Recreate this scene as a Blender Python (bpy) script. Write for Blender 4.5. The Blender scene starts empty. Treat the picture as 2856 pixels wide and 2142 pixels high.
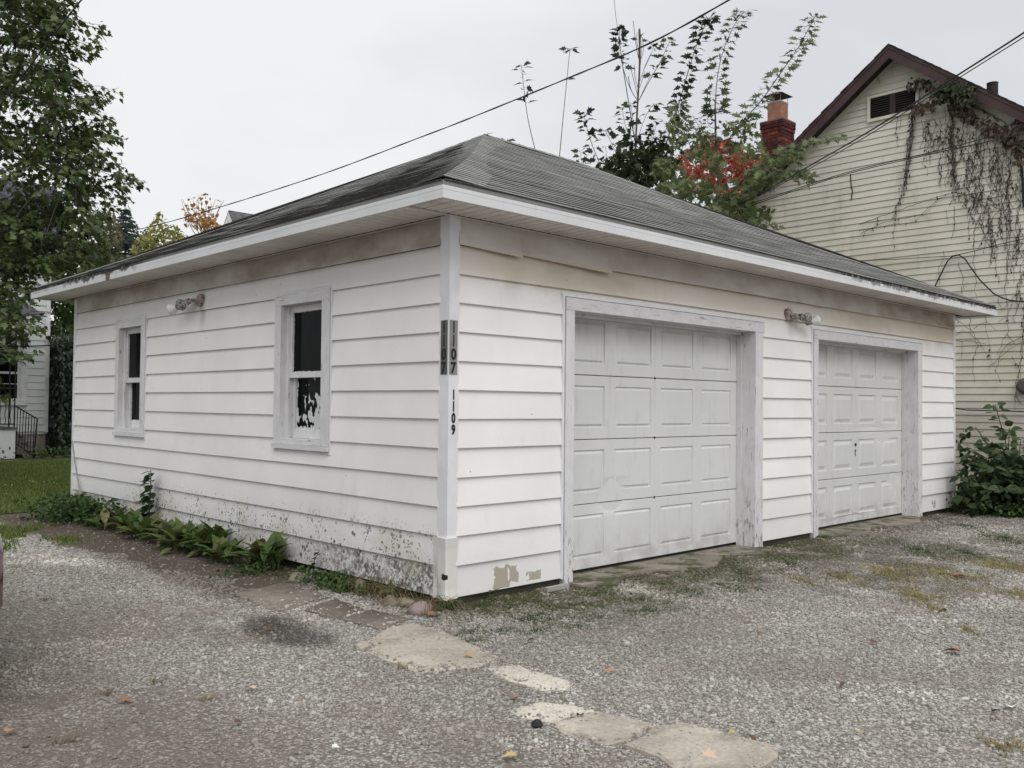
import bpy, math, random
import numpy as np
from mathutils import Vector, Matrix

random.seed(7); rng = np.random.default_rng(11)
scene = bpy.context.scene
COL = scene.collection

# ------------------------------------------------------------------ camera
CAM = np.array([-4.06239157, -4.8503068, 1.31716826])
FW = np.array([0.69323797, 0.72031832, 0.02371985])
RT = np.array([0.72032597, -0.69356695, 0.00976649])
UP = np.array([-0.02348628, -0.01031552, 0.99967094])
cd = bpy.data.cameras.new('camera'); cam = bpy.data.objects.new('camera', cd); COL.objects.link(cam)
cd.sensor_width = 36.0; cd.sensor_fit = 'HORIZONTAL'; cd.lens = 32.0573
cd.clip_start = 0.05; cd.clip_end = 2000
cam.matrix_world = Matrix(((RT[0], UP[0], -FW[0], CAM[0]), (RT[1], UP[1], -FW[1], CAM[1]),
                           (RT[2], UP[2], -FW[2], CAM[2]), (0, 0, 0, 1)))
scene.camera = cam
FPX = 0.89048034 * 2856

# ------------------------------------------------------------------ sky, sun, exposure (overcast)
w = bpy.data.worlds.new('World'); scene.world = w; w.use_nodes = True
SUN_EL, SUN_AZ = math.radians(52), math.radians(208)      # azimuth from +Y, clockwise
nt = w.node_tree; nt.nodes.clear()
def wn(t, **k):
    n = nt.nodes.new(t)
    for a, b in k.items(): setattr(n, a, b)
    return n
out = wn('ShaderNodeOutputWorld'); bg = wn('ShaderNodeBackground'); bg.inputs['Strength'].default_value = 0.1
nsky = wn('ShaderNodeTexSky', sky_type='NISHITA', sun_disc=False); nsky.sun_elevation = SUN_EL; nsky.sun_rotation = SUN_AZ
tc = wn('ShaderNodeTexCoord'); mp = wn('ShaderNodeMapping'); mp.inputs['Scale'].default_value = (1.0, 1.0, 2.2)
nz = wn('ShaderNodeTexNoise'); nz.inputs['Scale'].default_value = 1.5; nz.inputs['Detail'].default_value = 5; nz.inputs['Roughness'].default_value = 0.5
cr = wn('ShaderNodeValToRGB')
cr.color_ramp.elements[0].position = 0.36; cr.color_ramp.elements[0].color = (5.75, 5.95, 6.2, 1)
cr.color_ramp.elements[1].position = 0.62; cr.color_ramp.elements[1].color = (7.3, 7.36, 7.42, 1)
mx = wn('ShaderNodeMix', data_type='RGBA'); mx.inputs[0].default_value = 0.965
L = nt.links.new
L(tc.outputs['Generated'], mp.inputs['Vector']); L(mp.outputs[0], nz.inputs['Vector']); L(nz.outputs['Fac'], cr.inputs['Fac'])
L(nsky.outputs[0], mx.inputs[6]); L(cr.outputs[0], mx.inputs[7]); L(mx.outputs[2], bg.inputs['Color']); L(bg.outputs[0], out.inputs['Surface'])
sd = bpy.data.lights.new('sun', 'SUN'); sun = bpy.data.objects.new('sun', sd); COL.objects.link(sun)
sd.energy = 1.5; sd.angle = math.radians(55); sd.color = (1.0, 0.97, 0.93)
sdir = Vector((math.sin(SUN_AZ) * math.cos(SUN_EL), math.cos(SUN_AZ) * math.cos(SUN_EL), math.sin(SUN_EL)))
sun.rotation_euler = sdir.to_track_quat('Z', 'Y').to_euler(); sun.location = (-10, -14, 25)
vs = scene.view_settings
scene.display_settings.display_device = 'sRGB'
vs.view_transform = 'Standard'; vs.look = 'None'; vs.exposure = 0.30; vs.gamma = 1.0; vs.use_curve_mapping = False
scene.cycles.use_denoising = True
scene.cycles.max_bounces = 6; scene.cycles.diffuse_bounces = 3; scene.cycles.transparent_max_bounces = 6

# ------------------------------------------------------------------ helpers: rays through measured points of the place
def ray(x, y): return FW + RT * ((x - 1428) / FPX) - UP * ((y - 1071) / FPX)
def at(x, y, d): return CAM + ray(x, y) * d
def on(ax, val, x, y):
    r = ray(x, y); return CAM + r * ((val - CAM[ax]) / r[ax])

ORG = {}
def put(o, parent=None, **props):
    COL.objects.link(o)
    if parent is not None: o.parent = parent
    for k, v in props.items():
        if v is not None: o[k] = v
    return o
def thing(name, label, cat, loc=(0, 0, 0), group=None):
    o = bpy.data.objects.new(name, None); o.location = loc; o.empty_display_size = 0.2
    put(o, label=label, category=cat, group=group); ORG[o.name] = np.array(loc, float)
    return o
class MB:
    def __init__(s): s.v = []; s.f = []; s.mi = []; s.cur = 0
    def add(s, vs, fs):
        b = len(s.v); s.v += [tuple(map(float, p)) for p in vs]
        for f in fs: s.f.append(tuple(i + b for i in f)); s.mi.append(s.cur)
        return s
    def box(s, a, b):
        x0, y0, z0 = a; x1, y1, z1 = b
        if x0 > x1: x0, x1 = x1, x0
        if y0 > y1: y0, y1 = y1, y0
        if z0 > z1: z0, z1 = z1, z0
        return s.add([(x0,y0,z0),(x1,y0,z0),(x1,y1,z0),(x0,y1,z0),(x0,y0,z1),(x1,y0,z1),(x1,y1,z1),(x0,y1,z1)],
                     [(0,3,2,1),(4,5,6,7),(0,1,5,4),(1,2,6,5),(2,3,7,6),(3,0,4,7)])
    def tube(s, pts, rad, n=6):
        pts = [np.array(p, float) for p in pts]; m = len(pts)
        if not hasattr(rad, '__len__'): rad = [rad] * m
        rings = []; prev = None
        for i, p in enumerate(pts):
            d = pts[min(i+1, m-1)] - pts[max(i-1, 0)]; d /= (np.linalg.norm(d) + 1e-9)
            a = prev if prev is not None else (np.array([0, 0, 1.0]) if abs(d[2]) < .9 else np.array([1.0, 0, 0]))
            u = np.cross(d, a)
            if np.linalg.norm(u) < 1e-5: a = np.array([0, 1.0, .3]); u = np.cross(d, a)
            u /= np.linalg.norm(u); q = np.cross(u, d); prev = q
            rings.append([p + rad[i] * (math.cos(2*math.pi*k/n) * u + math.sin(2*math.pi*k/n) * q) for k in range(n)])
        vs = [p for r in rings for p in r]; fs = []
        for i in range(m-1):
            for k in range(n):
                fs.append((i*n+k, i*n+(k+1) % n, (i+1)*n+(k+1) % n, (i+1)*n+k))
        fs.append(tuple(range(n))[::-1]); fs.append(tuple((m-1)*n+k for k in range(n)))
        return s.add(vs, fs)
    def lathe(s, base, axis, prof, n=14):
        axis = np.array(axis, float); axis /= np.linalg.norm(axis); base = np.array(base, float)
        a = np.array([0, 0, 1.0]) if abs(axis[2]) < .9 else np.array([1.0, 0, 0])
        u = np.cross(axis, a); u /= np.linalg.norm(u); q = np.cross(axis, u)
        vs = []; fs = []; m = len(prof)
        for (r, h) in prof:
            for k in range(n):
                t = 2*math.pi*k/n; vs.append(base + axis*h + r*(math.cos(t)*u + math.sin(t)*q))
        for i in range(m-1):
            for k in range(n): fs.append((i*n+k, i*n+(k+1) % n, (i+1)*n+(k+1) % n, (i+1)*n+k))
        fs.append(tuple(range(n))[::-1]); fs.append(tuple((m-1)*n+k for k in range(n)))
        return s.add(vs, fs)
    def prism(s, poly, z0, z1):
        n = len(poly)
        return s.add([(x, y, z0) for x, y in poly] + [(x, y, z1) for x, y in poly],
                     [tuple(range(n))[::-1], tuple(range(n, 2*n))] + [(i, (i+1) % n, n+(i+1) % n, n+i) for i in range(n)])
    def build(s, name, mat, parent=None, smooth=False, **props):
        off = ORG.get(parent.name, np.zeros(3)) if parent is not None else np.zeros(3)
        me = bpy.data.meshes.new(name)
        me.from_pydata([(x-off[0], y-off[1], z-off[2]) for x, y, z in s.v], [], s.f)
        for m in (mat if isinstance(mat, (list, tuple)) else [mat]): me.materials.append(m)
        if any(s.mi): me.polygons.foreach_set('material_index', s.mi)
        if smooth: me.polygons.foreach_set('use_smooth', [True]*len(me.polygons))
        me.update()
        o = bpy.data.objects.new(name, me); put(o, parent, **props)
        ORG[o.name] = off
        return o
def tri_mesh(name, V, F, mat, parent=None, **props):
    """big meshes: V (n,3), F (m,3)"""
    off = ORG.get(parent.name, np.zeros(3)) if parent is not None else np.zeros(3)
    V = np.asarray(V, np.float32) - off.astype(np.float32); F = np.asarray(F, np.int32)
    me = bpy.data.meshes.new(name); k = F.shape[1]
    me.vertices.add(len(V)); me.vertices.foreach_set('co', V.ravel())
    me.loops.add(F.size); me.loops.foreach_set('vertex_index', F.ravel())
    me.polygons.add(len(F)); me.polygons.foreach_set('loop_start', np.arange(len(F), dtype=np.int32)*k)
    me.update(calc_edges=True); me.validate()
    me.materials.append(mat)
    o = bpy.data.objects.new(name, me); put(o, parent, **props); ORG[o.name] = off
    return o
def inst(src, parent, M, name=None):
    """a copy of a piece sharing its mesh, placed by world matrix M"""
    o = bpy.data.objects.new(name or src.name, src)
    COL.objects.link(o)
    if parent is not None:
        o.parent = parent; off = ORG[parent.name]
        M = Matrix.Translation(-Vector(off)) @ M
    o.matrix_local = M
    return o
def frame(loc, fwd, up, s=1.0):
    """matrix whose local Y is fwd and Z is near up"""
    f = Vector(fwd).normalized(); x = f.cross(Vector(up))
    if x.length < 1e-4: x = f.cross(Vector((1, .2, .1)))
    x.normalize(); z = x.cross(f)
    return Matrix(((x.x*s, f.x*s, z.x*s, loc[0]), (x.y*s, f.y*s, z.y*s, loc[1]), (x.z*s, f.z*s, z.z*s, loc[2]), (0, 0, 0, 1)))

# ------------------------------------------------------------------ material helpers
class S:
    """a node socket with arithmetic"""
    def __init__(s, nt, k): s.nt = nt; s.k = k
    def _m(s, op, a, b=None, c=None, clamp=False):
        n = s.nt.nodes.new('ShaderNodeMath'); n.operation = op; n.use_clamp = clamp
        for i, q in enumerate((a, b, c)):
            if q is None: continue
            if isinstance(q, S): s.nt.links.new(q.k, n.inputs[i])
            else: n.inputs[i].default_value = q
        return S(s.nt, n.outputs[0])
    def __add__(s, b): return s._m('ADD', s, b)
    __radd__ = __add__
    def __sub__(s, b): return s._m('SUBTRACT', s, b)
    def __rsub__(s, b): return s._m('SUBTRACT', b, s)
    def __mul__(s, b): return s._m('MULTIPLY', s, b)
    __rmul__ = __mul__
    def __truediv__(s, b): return s._m('DIVIDE', s, b)
    def abs(s): return s._m('ABSOLUTE', s)
    def max(s, b): return s._m('MAXIMUM', s, b)
    def min(s, b): return s._m('MINIMUM', s, b)
    def gt(s, b): return s._m('GREATER_THAN', s, b)
    def frac(s): return s._m('FRACT', s)
    def clamp(s): return s._m('ADD', s, 0.0, clamp=True)
    def step(s, a, b, lo=0.0, hi=1.0):
        n = s.nt.nodes.new('ShaderNodeMapRange'); n.interpolation_type = 'SMOOTHSTEP'
        s.nt.links.new(s.k, n.inputs[0])
        if a <= b: v = (a, b, lo, hi)
        else: v = (b, a, hi, lo)
        for i, q in enumerate(v): n.inputs[1+i].default_value = q
        return S(s.nt, n.outputs[0])
class Mat:
    def __init__(s, name, rough=0.7, spec=0.3, **kw):
        s.m = bpy.data.materials.new(name); s.m.use_nodes = True; s.nt = s.m.node_tree
        s.b = s.nt.nodes['Principled BSDF']; s.b.inputs['Roughness'].default_value = rough
        s.b.inputs['Specular IOR Level'].default_value = spec
        for k, v in kw.items(): s.b.inputs[k].default_value = v
        g = s.nt.nodes.new('ShaderNodeNewGeometry'); s.pos = g.outputs['Position']; s.isl = S(s.nt, g.outputs['Random Per Island'])
        sx = s.nt.nodes.new('ShaderNodeSeparateXYZ'); s.nt.links.new(s.pos, sx.inputs[0])
        s.x, s.y, s.z = (S(s.nt, sx.outputs[i]) for i in range(3))
        oi = s.nt.nodes.new('ShaderNodeObjectInfo'); s.rnd = S(s.nt, oi.outputs['Random'])
    def noise(s, scale, detail=4, rough=0.55, stretch=None, dist=0.0, color=False):
        n = s.nt.nodes.new('ShaderNodeTexNoise'); n.inputs['Scale'].default_value = scale; n.inputs['Detail'].default_value = detail
        n.inputs['Roughness'].default_value = rough; n.inputs['Distortion'].default_value = dist
        s._vec(n, stretch); return S(s.nt, n.outputs['Fac'])
    def vor(s, scale, feature='F1', stretch=None, rand=1.0, out='Distance'):
        n = s.nt.nodes.new('ShaderNodeTexVoronoi'); n.feature = feature; n.inputs['Scale'].default_value = scale
        n.inputs['Randomness'].default_value = rand
        s._vec(n, stretch); return S(s.nt, n.outputs[out])
    def _vec(s, n, stretch):
        if stretch is None: s.nt.links.new(s.pos, n.inputs['Vector'])
        else:
            mp = s.nt.nodes.new('ShaderNodeMapping'); mp.inputs['Scale'].default_value = stretch
            s.nt.links.new(s.pos, mp.inputs['Vector']); s.nt.links.new(mp.outputs[0], n.inputs['Vector'])
    def mix(s, a, b, f, mode='MIX'):
        n = s.nt.nodes.new('ShaderNodeMix'); n.data_type = 'RGBA'; n.blend_type = mode
        for i, q in ((0, f), (6, a), (7, b)):
            if isinstance(q, S): s.nt.links.new(q.k, n.inputs[i])
            elif i: n.inputs[i].default_value = (*q, 1) if len(q) == 3 else q
            else: n.inputs[0].default_value = q
        return S(s.nt, n.outputs[2])
    def ramp(s, f, stops):
        n = s.nt.nodes.new('ShaderNodeValToRGB'); e = n.color_ramp.elements
        while len(e) < len(stops): e.new(0.5)
        for q, (p, c) in zip(e, stops): q.position = p; q.color = (*c, 1)
        s.nt.links.new(f.k, n.inputs[0]); return S(s.nt, n.outputs[0])
    def scale(s, col, f):
        n = s.nt.nodes.new('ShaderNodeVectorMath'); n.operation = 'SCALE'
        if isinstance(col, S): s.nt.links.new(col.k, n.inputs[0])
        else: n.inputs[0].default_value = col
        if isinstance(f, S): s.nt.links.new(f.k, n.inputs['Scale'])
        else: n.inputs['Scale'].default_value = f
        return S(s.nt, n.outputs[0])
    def col(s, c):
        if isinstance(c, S): s.nt.links.new(c.k, s.b.inputs['Base Color'])
        else: s.b.inputs['Base Color'].default_value = (*c, 1)
        return s
    def rough(s, r): s.nt.links.new(r.k, s.b.inputs['Roughness']); return s
    def bump(s, h, strength=0.3, dist=0.01):
        n = s.nt.nodes.new('ShaderNodeBump'); n.inputs['Strength'].default_value = strength; n.inputs['Distance'].default_value = dist
        s.nt.links.new(h.k, n.inputs['Height']); s.nt.links.new(n.outputs[0], s.b.inputs['Normal']); return s
def plain(name, c, rough=0.7, var=0.12, nscale=6.0, **kw):
    m = Mat(name, rough, **kw)
    f = m.noise(nscale, 4).step(0.3, 0.7, 1-var, 1+var)
    m.col(m.scale(c, f)); return m.m

# ------------------------------------------------------------------ materials of the garage
H = 0.203; NC = 13; TOP = NC * H            # siding exposure, courses, soffit height
LA, LB = 7.44, 9.08                          # wall lengths along y (windows) and x (doors)
GZ = -0.07                                   # ground beside the garage

def siding_mat():
    m = Mat('white_siding', 0.48, 0.35)
    wa = m.x.step(0.012, 0.002)                                  # 1 on the window wall
    tone = m.noise(1.6, 5).step(0.3, 0.7, 0.955, 1.02) * m.noise(0.35, 2).step(.3, .7, .97, 1.02) * (m.rnd * 0.045 + 0.975)
    base = m.scale((0.87, 0.858, 0.85), tone)
    # brown soot stain under the eaves: long-lived dirt on the upper boards
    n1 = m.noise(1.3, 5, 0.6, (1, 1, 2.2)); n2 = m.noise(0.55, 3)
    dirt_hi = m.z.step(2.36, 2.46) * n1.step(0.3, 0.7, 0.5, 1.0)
    dirt_mid = m.z.step(1.95, 2.45) * (n2 * .6 + n1 * .4).step(0.46, 0.62) * 0.7 * (1.0 - wa * 0.75)
    dirt_low = m.z.step(2.0, 2.42) * 0.12
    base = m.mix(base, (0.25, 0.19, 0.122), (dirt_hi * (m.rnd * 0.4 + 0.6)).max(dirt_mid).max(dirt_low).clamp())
    base = m.mix(base, (.58, .50, .37), m.z.step(2.15, 2.3) * m.z.step(2.45, 2.43) * (1.0 - wa) * n2.step(.3, .6, .35, .7))
    # runs of dirt under the lamps
    run = (m.y - 3.80).abs().step(0.10, 0.0) * wa * m.z.step(1.95, 2.3) * m.z.step(2.5, 2.3) * 0.55
    run = run.max((m.x - 4.62).abs().step(0.10, 0.0) * (1.0 - wa) * m.z.step(1.98, 2.25) * m.z.step(2.45, 2.2) * 0.4)
    base = m.mix(base, (0.16, 0.15, 0.13), run)
    # streaks
    st = m.noise(9, 3, 0.5, (1, 1, 0.12)).step(0.56, 0.72) * m.noise(1.2, 2).step(0.45, 0.7) * 0.10
    base = m.mix(base, (0.36, 0.34, 0.30), st)
    # mould: round dark spots low on the window wall, thicker film on the lowest board near the corner and at the far end
    lowz = m.z.step(0.62, 0.05)
    clump = m.noise(2.1, 3, 0.5).step(0.38, 0.52)
    cells = m.vor(40.0, out='Distance'); big = m.vor(19.0, out='Distance')
    spot = cells.step(0.40, 0.24) * m.noise(11, 2).step(0.46, 0.50) * clump
    spot = spot.max(big.step(0.33, 0.25) * m.noise(6.5, 2).step(0.50, 0.53))
    near = m.y.step(5.9, 5.1) * m.y.step(0.05, 0.2)
    base = m.mix(base, (0.028, 0.030, 0.028), (spot * wa * m.z.step(0.52, 0.30) * near * 0.88))
    film = m.noise(26, 5, 0.75).step(0.40, 0.58) * m.noise(3.0, 3).step(0.30, 0.50)
    filmz = m.z.step(0.205, 0.17) * wa * (m.y.step(1.95, 1.1).max(m.y.step(6.0, 6.6)))
    filmlow = (m.z.step(0.42, 0.1) * wa * 0.25)
    base = m.mix(base, (0.07, 0.068, 0.05), (film * filmz.max(filmlow) * 0.95))
    base = m.mix(base, (0.42, 0.43, 0.30), (m.noise(2.2, 3).step(0.5, 0.7) * lowz * wa * 0.5))
    hair = m.noise(55, 3, 0.7, (1, 1, 0.35)).step(0.60, 0.66) * m.y.step(0.75, 0.3) * m.z.step(0.34, 0.1) * wa
    base = m.mix(base, (0.17, 0.13, 0.08), hair * 0.75)
    base = m.mix(base, (0.40, 0.38, 0.34), lowz * 0.18)
    # peeled paint on the lowest board of the door wall
    nn = m.noise(14, 3, 0.6); dn = m.noise(5, 2)
    def patch(cx, cz, hx, hz):
        d = ((m.x - cx) / hx).abs().max(((m.z - cz) / hz).abs()) + (nn - 0.5) * 1.1 + (dn - 0.5) * 0.8
        return d.step(0.93, 0.90) * (1.0 - wa)
    pp = patch(0.50, 0.075, 0.085, 0.075).max(patch(0.62, 0.085, 0.055, 0.075)).max(patch(0.83, 0.045, 0.085, 0.035) * nn.gt(0.44)).max(patch(8.35, 0.07, .07, .05) * nn.gt(.47)).max(patch(8.93, .12, .06, .09) * nn.gt(.5))
    base = m.mix(base, (0.40, 0.36, 0.30), pp)
    edge = patch(0.50, 0.075, 0.095, 0.085) * (1.0 - pp) * (m.z.step(.05, .0))
    base = m.mix(base, (0.05, 0.045, 0.04), edge * 0.7)
    # tiny dings
    ding = m.vor(7.0).step(0.05, 0.03) * m.noise(3.1, 2).gt(0.56)
    base = m.mix(base, (0.10, 0.09, 0.085), ding * 0.8)
    m.col(base)
    grain = m.noise(40, 3, 0.6, (1, 1, 14)) * 0.5 + m.noise(2.0, 2) * 2.2
    m.bump(grain - spot * 0.3, 0.25, 0.004)
    return m.m
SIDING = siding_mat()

def trim_mat(name, c, wear, ax='z'):
    m = Mat(name, 0.55, 0.3)
    gs = lambda q: {'z': (1, 1, q), 'x': (q, 1, 1), 'y': (1, q, 1)}[ax]
    n = m.noise(7, 4); base = m.scale(c, n.step(0.3, 0.7, 0.93, 1.03))
    base = m.mix(base, (0.33, 0.32, 0.31), m.noise(30, 4, .6, gs(.15)).step(.52, .75) * .35)
    flake = m.noise(32, 5, 0.7, gs(.22)).step(0.60, 0.645) * m.noise(2.6, 3).step(0.60 - wear*.2, 0.72 - wear*.2)
    low = m.z.step(0.8, 0.0) * m.noise(45, 4, .7, (1, 1, .2)).step(.56, .61)
    crack = m.noise(60, 2, .5, gs(.05)).step(.66, .70) * .8
    f = flake.max(low).max(crack * m.noise(4, 2).gt(.5)).clamp()
    base = m.mix(base, (0.20, 0.175, 0.155), f * 0.85)
    m.col(base); m.bump(m.noise(36, 4, .6, gs(.2)) - f * 0.8, 0.35, 0.004)
    return m.m
TRIM = trim_mat('peeling_white_paint', (0.70, 0.695, 0.71), 0.6)
TRIMH = trim_mat('peeling_white_header', (0.70, 0.695, 0.71), 0.6, 'x')
TRIMY = trim_mat('peeling_white_sill', (0.70, 0.695, 0.71), 0.6, 'y')
TRIM2 = trim_mat('sash_paint', (0.74, 0.735, 0.74), 0.9)
POST = plain('corner_post_paint', (0.74, 0.745, 0.775), 0.45, 0.05)
def lowpost_mat():
    m = Mat('bulged_corner_cap', 0.5)
    st = m.noise(20, 4, .6, (1, 1, .2)).step(.45, .62) * m.y.step(.0, .05) * m.z.step(.36, .05)
    b = m.mix(m.scale((.74, .73, .70), m.noise(4).step(.3, .7, .94, 1.03)), (.27, .24, .15), st * .7)
    hole = ((m.x + 0.03).abs().max((m.z - 0.135).abs() * .8) + m.y.abs() * .2 + (m.noise(60) - .5) * .012).step(.021, .017) * m.y.step(.03, .012)
    m.col(m.mix(b, (.02, .02, .02), hole)); return m.m
CAP = lowpost_mat()
def door_mat(name, c):
    m = Mat(name, 0.42, 0.4)
    b = m.scale(c, m.noise(0.9, 4).step(.3, .7, .95, 1.03))
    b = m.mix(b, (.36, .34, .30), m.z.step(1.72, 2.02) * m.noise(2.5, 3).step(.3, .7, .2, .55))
    b = m.mix(b, (.30, .28, .25), m.noise(14, 4, .6, (1, 1, .25)).step(.54, .75) * .2)
    b = m.mix(b, (.24, .22, .19), m.z.step(.30, -.03) * m.noise(5, 4, .6).step(.35, .65) * .4)
    m.col(b); m.bump(m.noise(45, 3, .6, (1, 1, 10)), .06, .002); return m.m
DOOR1 = door_mat('embossed_door_paint', (0.685, 0.69, 0.685)); DOOR2 = door_mat('dented_door_paint', (0.68, 0.685, 0.68))
RUBBER = plain('black_rubber', (.02, .02, .02), .7)
DARK = plain('dark_interior', (.012, .012, .012), .9)
def conc_mat(name, c, moss=0.0, dark=0.0):
    m = Mat(name, .9, .2)
    b = m.scale(c, m.noise(3, 6, .65).step(.3, .7, .72, 1.12) * m.noise(60, 3).step(.3, .7, .86, 1.08))
    if dark: b = m.mix(b, (.085, .068, .052), m.noise(1.9, 4, .6).step(.36, .62) * dark)
    sp = m.vor(85).step(.22, .12) * m.noise(20, 2).gt(.5)
    b = m.mix(b, (.12, .105, .09), sp * .8)
    if moss: b = m.mix(b, (.07, .075, .03), m.noise(4, 5, .7).step(.48, .6) * moss)
    m.col(b); m.bump(m.noise(55, 5, .7) + m.noise(6, 3) * 1.5, .45, .006); return m.m
FOUND = conc_mat('foundation_concrete', (.09, .08, .07), .3)
def fascia_mat():
    m = Mat('white_fascia', .45, .35)
    b = m.scale((.68, .69, .70), m.noise(1.4, 4).step(.3, .7, .93, 1.03))
    zone = (m.y.step(4.35, 4.7) * m.y.step(6.9, 6.2) * m.x.step(-.2, -.3)).max(m.x.step(4.6, 5.6) * .75).max(m.y.step(6.2, 7.2) * .3)
    topn = (m.z - 2.622 + (m.noise(4.5, 4, .6, (1, 1, .3)) - .5) * .22 + (m.noise(24, 4, .6, (1, 1, .06)) - .5) * .07)
    g = topn.step(.055, .085) * zone
    b = m.mix(b, (.03, .027, .025), (g * .93).clamp())
    hole = ((m.y - 5.22).abs() + (m.noise(14) - .5) * .08).step(.07, .05) * m.x.step(-.2, -.3)
    b = m.mix(b, (.05, .02, .018), hole * .9)
    b = m.mix(b, (.30, .30, .29), m.noise(26, 3, .6, (1, 1, .08)).step(.55, .72) * zone.max(.25) * .5)
    groove = (m.z - 2.681).abs().step(.004, .002)
    b = m.scale(b, 1.0 - groove * .25)
    m.col(b); return m.m
FASCIA = fascia_mat()
def drip_mat():
    m = Mat('grimy_drip_edge', .6)
    zone = (m.y.step(4.0, 4.6)).max(m.x.step(4.2, 5.2))
    n = m.noise(16, 4, .7)
    b = m.mix((.21, .21, .21), (.02, .02, .018), (n.step(.38, .52) * zone).clamp())
    b = m.mix(b, (.33, .32, .28), n.step(.66, .7) * zone * .8)
    m.col(b); m.bump(n, .6, .02); return m.m
DRIP = drip_mat()
def soffit_mat():
    m = Mat('soffit_vinyl', .55)
    b = m.scale((.80, .76, .73), m.noise(1.8, 4).step(.3, .7, .86, 1.03) * (m.rnd * .05 + .96))
    b = m.mix(b, (.28, .24, .2), m.noise(5, 4, .6).step(.55, .75) * .4)
    m.col(b); return m.m
SOFFIT = soffit_mat()
def shingle_mat(name, c, ax):
    m = Mat(name, .92, .15)
    grit = m.vor(210, out='Color')
    n = m.nt.nodes.new('ShaderNodeSeparateColor'); m.nt.links.new(grit.k, n.inputs[0])
    gr = S(m.nt, n.outputs[0]).step(0, 1, .55, 1.45)
    st = (6, 1, 1) if ax == 'y' else (1, 6, 1)
    tabs = m.noise(3.5, 3, .6, st).step(.3, .7, .86, 1.1)
    b = m.scale(c, gr * m.noise(1.1, 4, .6).step(.3, .7, .8, 1.15) * (m.rnd * .22 + .89) * tabs)
    b = m.mix(b, (.30, .295, .275), m.noise(2.4, 5, .65).step(.54, .68) * .3)
    b = m.mix(b, (.035, .036, .034), m.noise(5, 4, .7, (1, 1, 1)).step(.62, .70) * .4)
    m.col(b); m.bump(m.noise(160, 3, .7), .35, .004); return m.m
SHING = shingle_mat('weathered_shingles', (.245, .247, .235), 'x')
SHING_L = shingle_mat('weathered_shingles_shaded', (.20, .20, .193), 'y')  # darker copy for the left slope: grazing-angle shading put into the colour

SHEDGE = plain('shingle_cut_edge', (.055, .055, .052), .95, .35, 14)  # cut edges are dark; colour also exaggerates the lap shadow of each course
# ------------------------------------------------------------------ GARAGE
garage = thing('garage', 'white clapboard two-door garage with a low hip roof of grey shingles', 'garage')
def prof(z0, z1, o):  # outward offset, height: a lapped board, thick at its lower lip
    return [(0.001, z0 + .010), (o - .003, z0 - .001), (o, z0 + .003), (.004, z1 + .002), (.0005, z1 + .002)]
def board(wall, u0, u1, z0, z1, o=.025, bend=None, seg=.5, parent=None, name='siding_board', mat=None, plane=0.0, seed=None):
    n = max(2, int((u1-u0)/seg)+1); mb = MB(); vs = []; p = prof(z0, z1, o); k = len(p)
    r = random.Random(seed if seed is not None else int(u0*91+z0*733))
    ph = r.random()*9
    for i in range(n):
        u = u0 + (u1-u0)*i/(n-1)
        wob = .0016*math.sin(u*1.9+ph) + r.uniform(-.0007, .0007); wz = .0012*math.sin(u*1.1+ph*2)
        for j, (a, z) in enumerate(p):
            e = a + (wob if j in (1, 2) else wob*.3); zz = z + wz
            if bend and j in (0, 1, 2): de, dz = bend(u); e += de; zz += dz
            if bend and j in (3, 4): zz += 0
            vs.append((plane - e, u, zz) if wall == 'A' else (u, plane - e, zz))
    fs = []
    for i in range(n-1):
        for j in range(k):
            q = (i*k+j, i*k+(j+1) % k, (i+1)*k+(j+1) % k, (i+1)*k+j)
            fs.append(q if wall == 'A' else q[::-1])
    fs += [tuple(range(k)), tuple((n-1)*k+j for j in range(k))[::-1]]
    return mb.add(vs, fs).build(name, mat or SIDING, parent or garage)
PA, PB = .085, .07                            # corner post legs on each wall
def zc(i): return (NC - i) * H                # lower edge of course i
W2 = (1.45, 2.35); W1 = (5.14, 6.02)
D1 = (1.125, 4.075); D2 = (5.06, 7.96)
for i in range(1, NC+1):
    z0, z1 = zc(i), zc(i-1)
    if i == 13: z0 -= .012
    spans = [(PA-.01, LA-.03)]
    if 3 <= i <= 8: spans = [(PA-.01, W2[0]+.01), (W2[1]-.01, W1[0]+.01), (W1[1]-.01, LA-.03)]
    elif i == 1: spans = [(PA-.01, 3.2), (3.2, 5.9), (5.9, LA-.03)]
    elif i == 12: spans = [(PA-.01, 2.62), (2.62, LA-.03)]
    elif i == 9: spans = [(PA-.01, 4.45), (4.45, LA-.03)]
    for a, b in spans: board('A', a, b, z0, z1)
    spans = [(PB-.01, LB-.03)]
    if i == 3: spans = [(PB-.01, D1[0]+.01), (D1[1]-.01, D2[0]+.01), (D2[1]-.01, LB-.03)]
    elif i > 3: spans = [(PB-.01, D1[0]+.01), (D1[1]-.01, D2[0]+.01), (D2[1]-.01, LB-.03)]
    elif i == 2: spans = [(PB-.01, 4.9), (4.9, LB-.03)]
    if i == 1:                                # short, loose boards under the eaves
        e = [PB-.01, on(1, 0, 1442, 681)[0], on(1, 0, 1691, 740)[0], 4.7, on(1, 0, 2292, 840)[0], on(1, 0, 2440, 861)[0], on(1, 0, 2568, 890)[0], LB-.03]
        for j in range(7):
            a, b = e[j], e[j+1]; lift = (.030, .040, .004, .010, .006, .003, .008)[j]
            board('B', a - (.02 if j else 0), b, z0, z1, o=.025+.0035*(6-j)*.5, seg=.12,
                  bend=(lambda u, a=a, b=b, l=lift: (l*max(0, (u-a)/(b-a))**1.5, -l*.9*max(0, (u-a)/(b-a))**1.2)))
    else:
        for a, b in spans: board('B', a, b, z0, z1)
for a, b in (D1, D2): board('B', a, b, 2.172, zc(2), o=.012)
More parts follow.
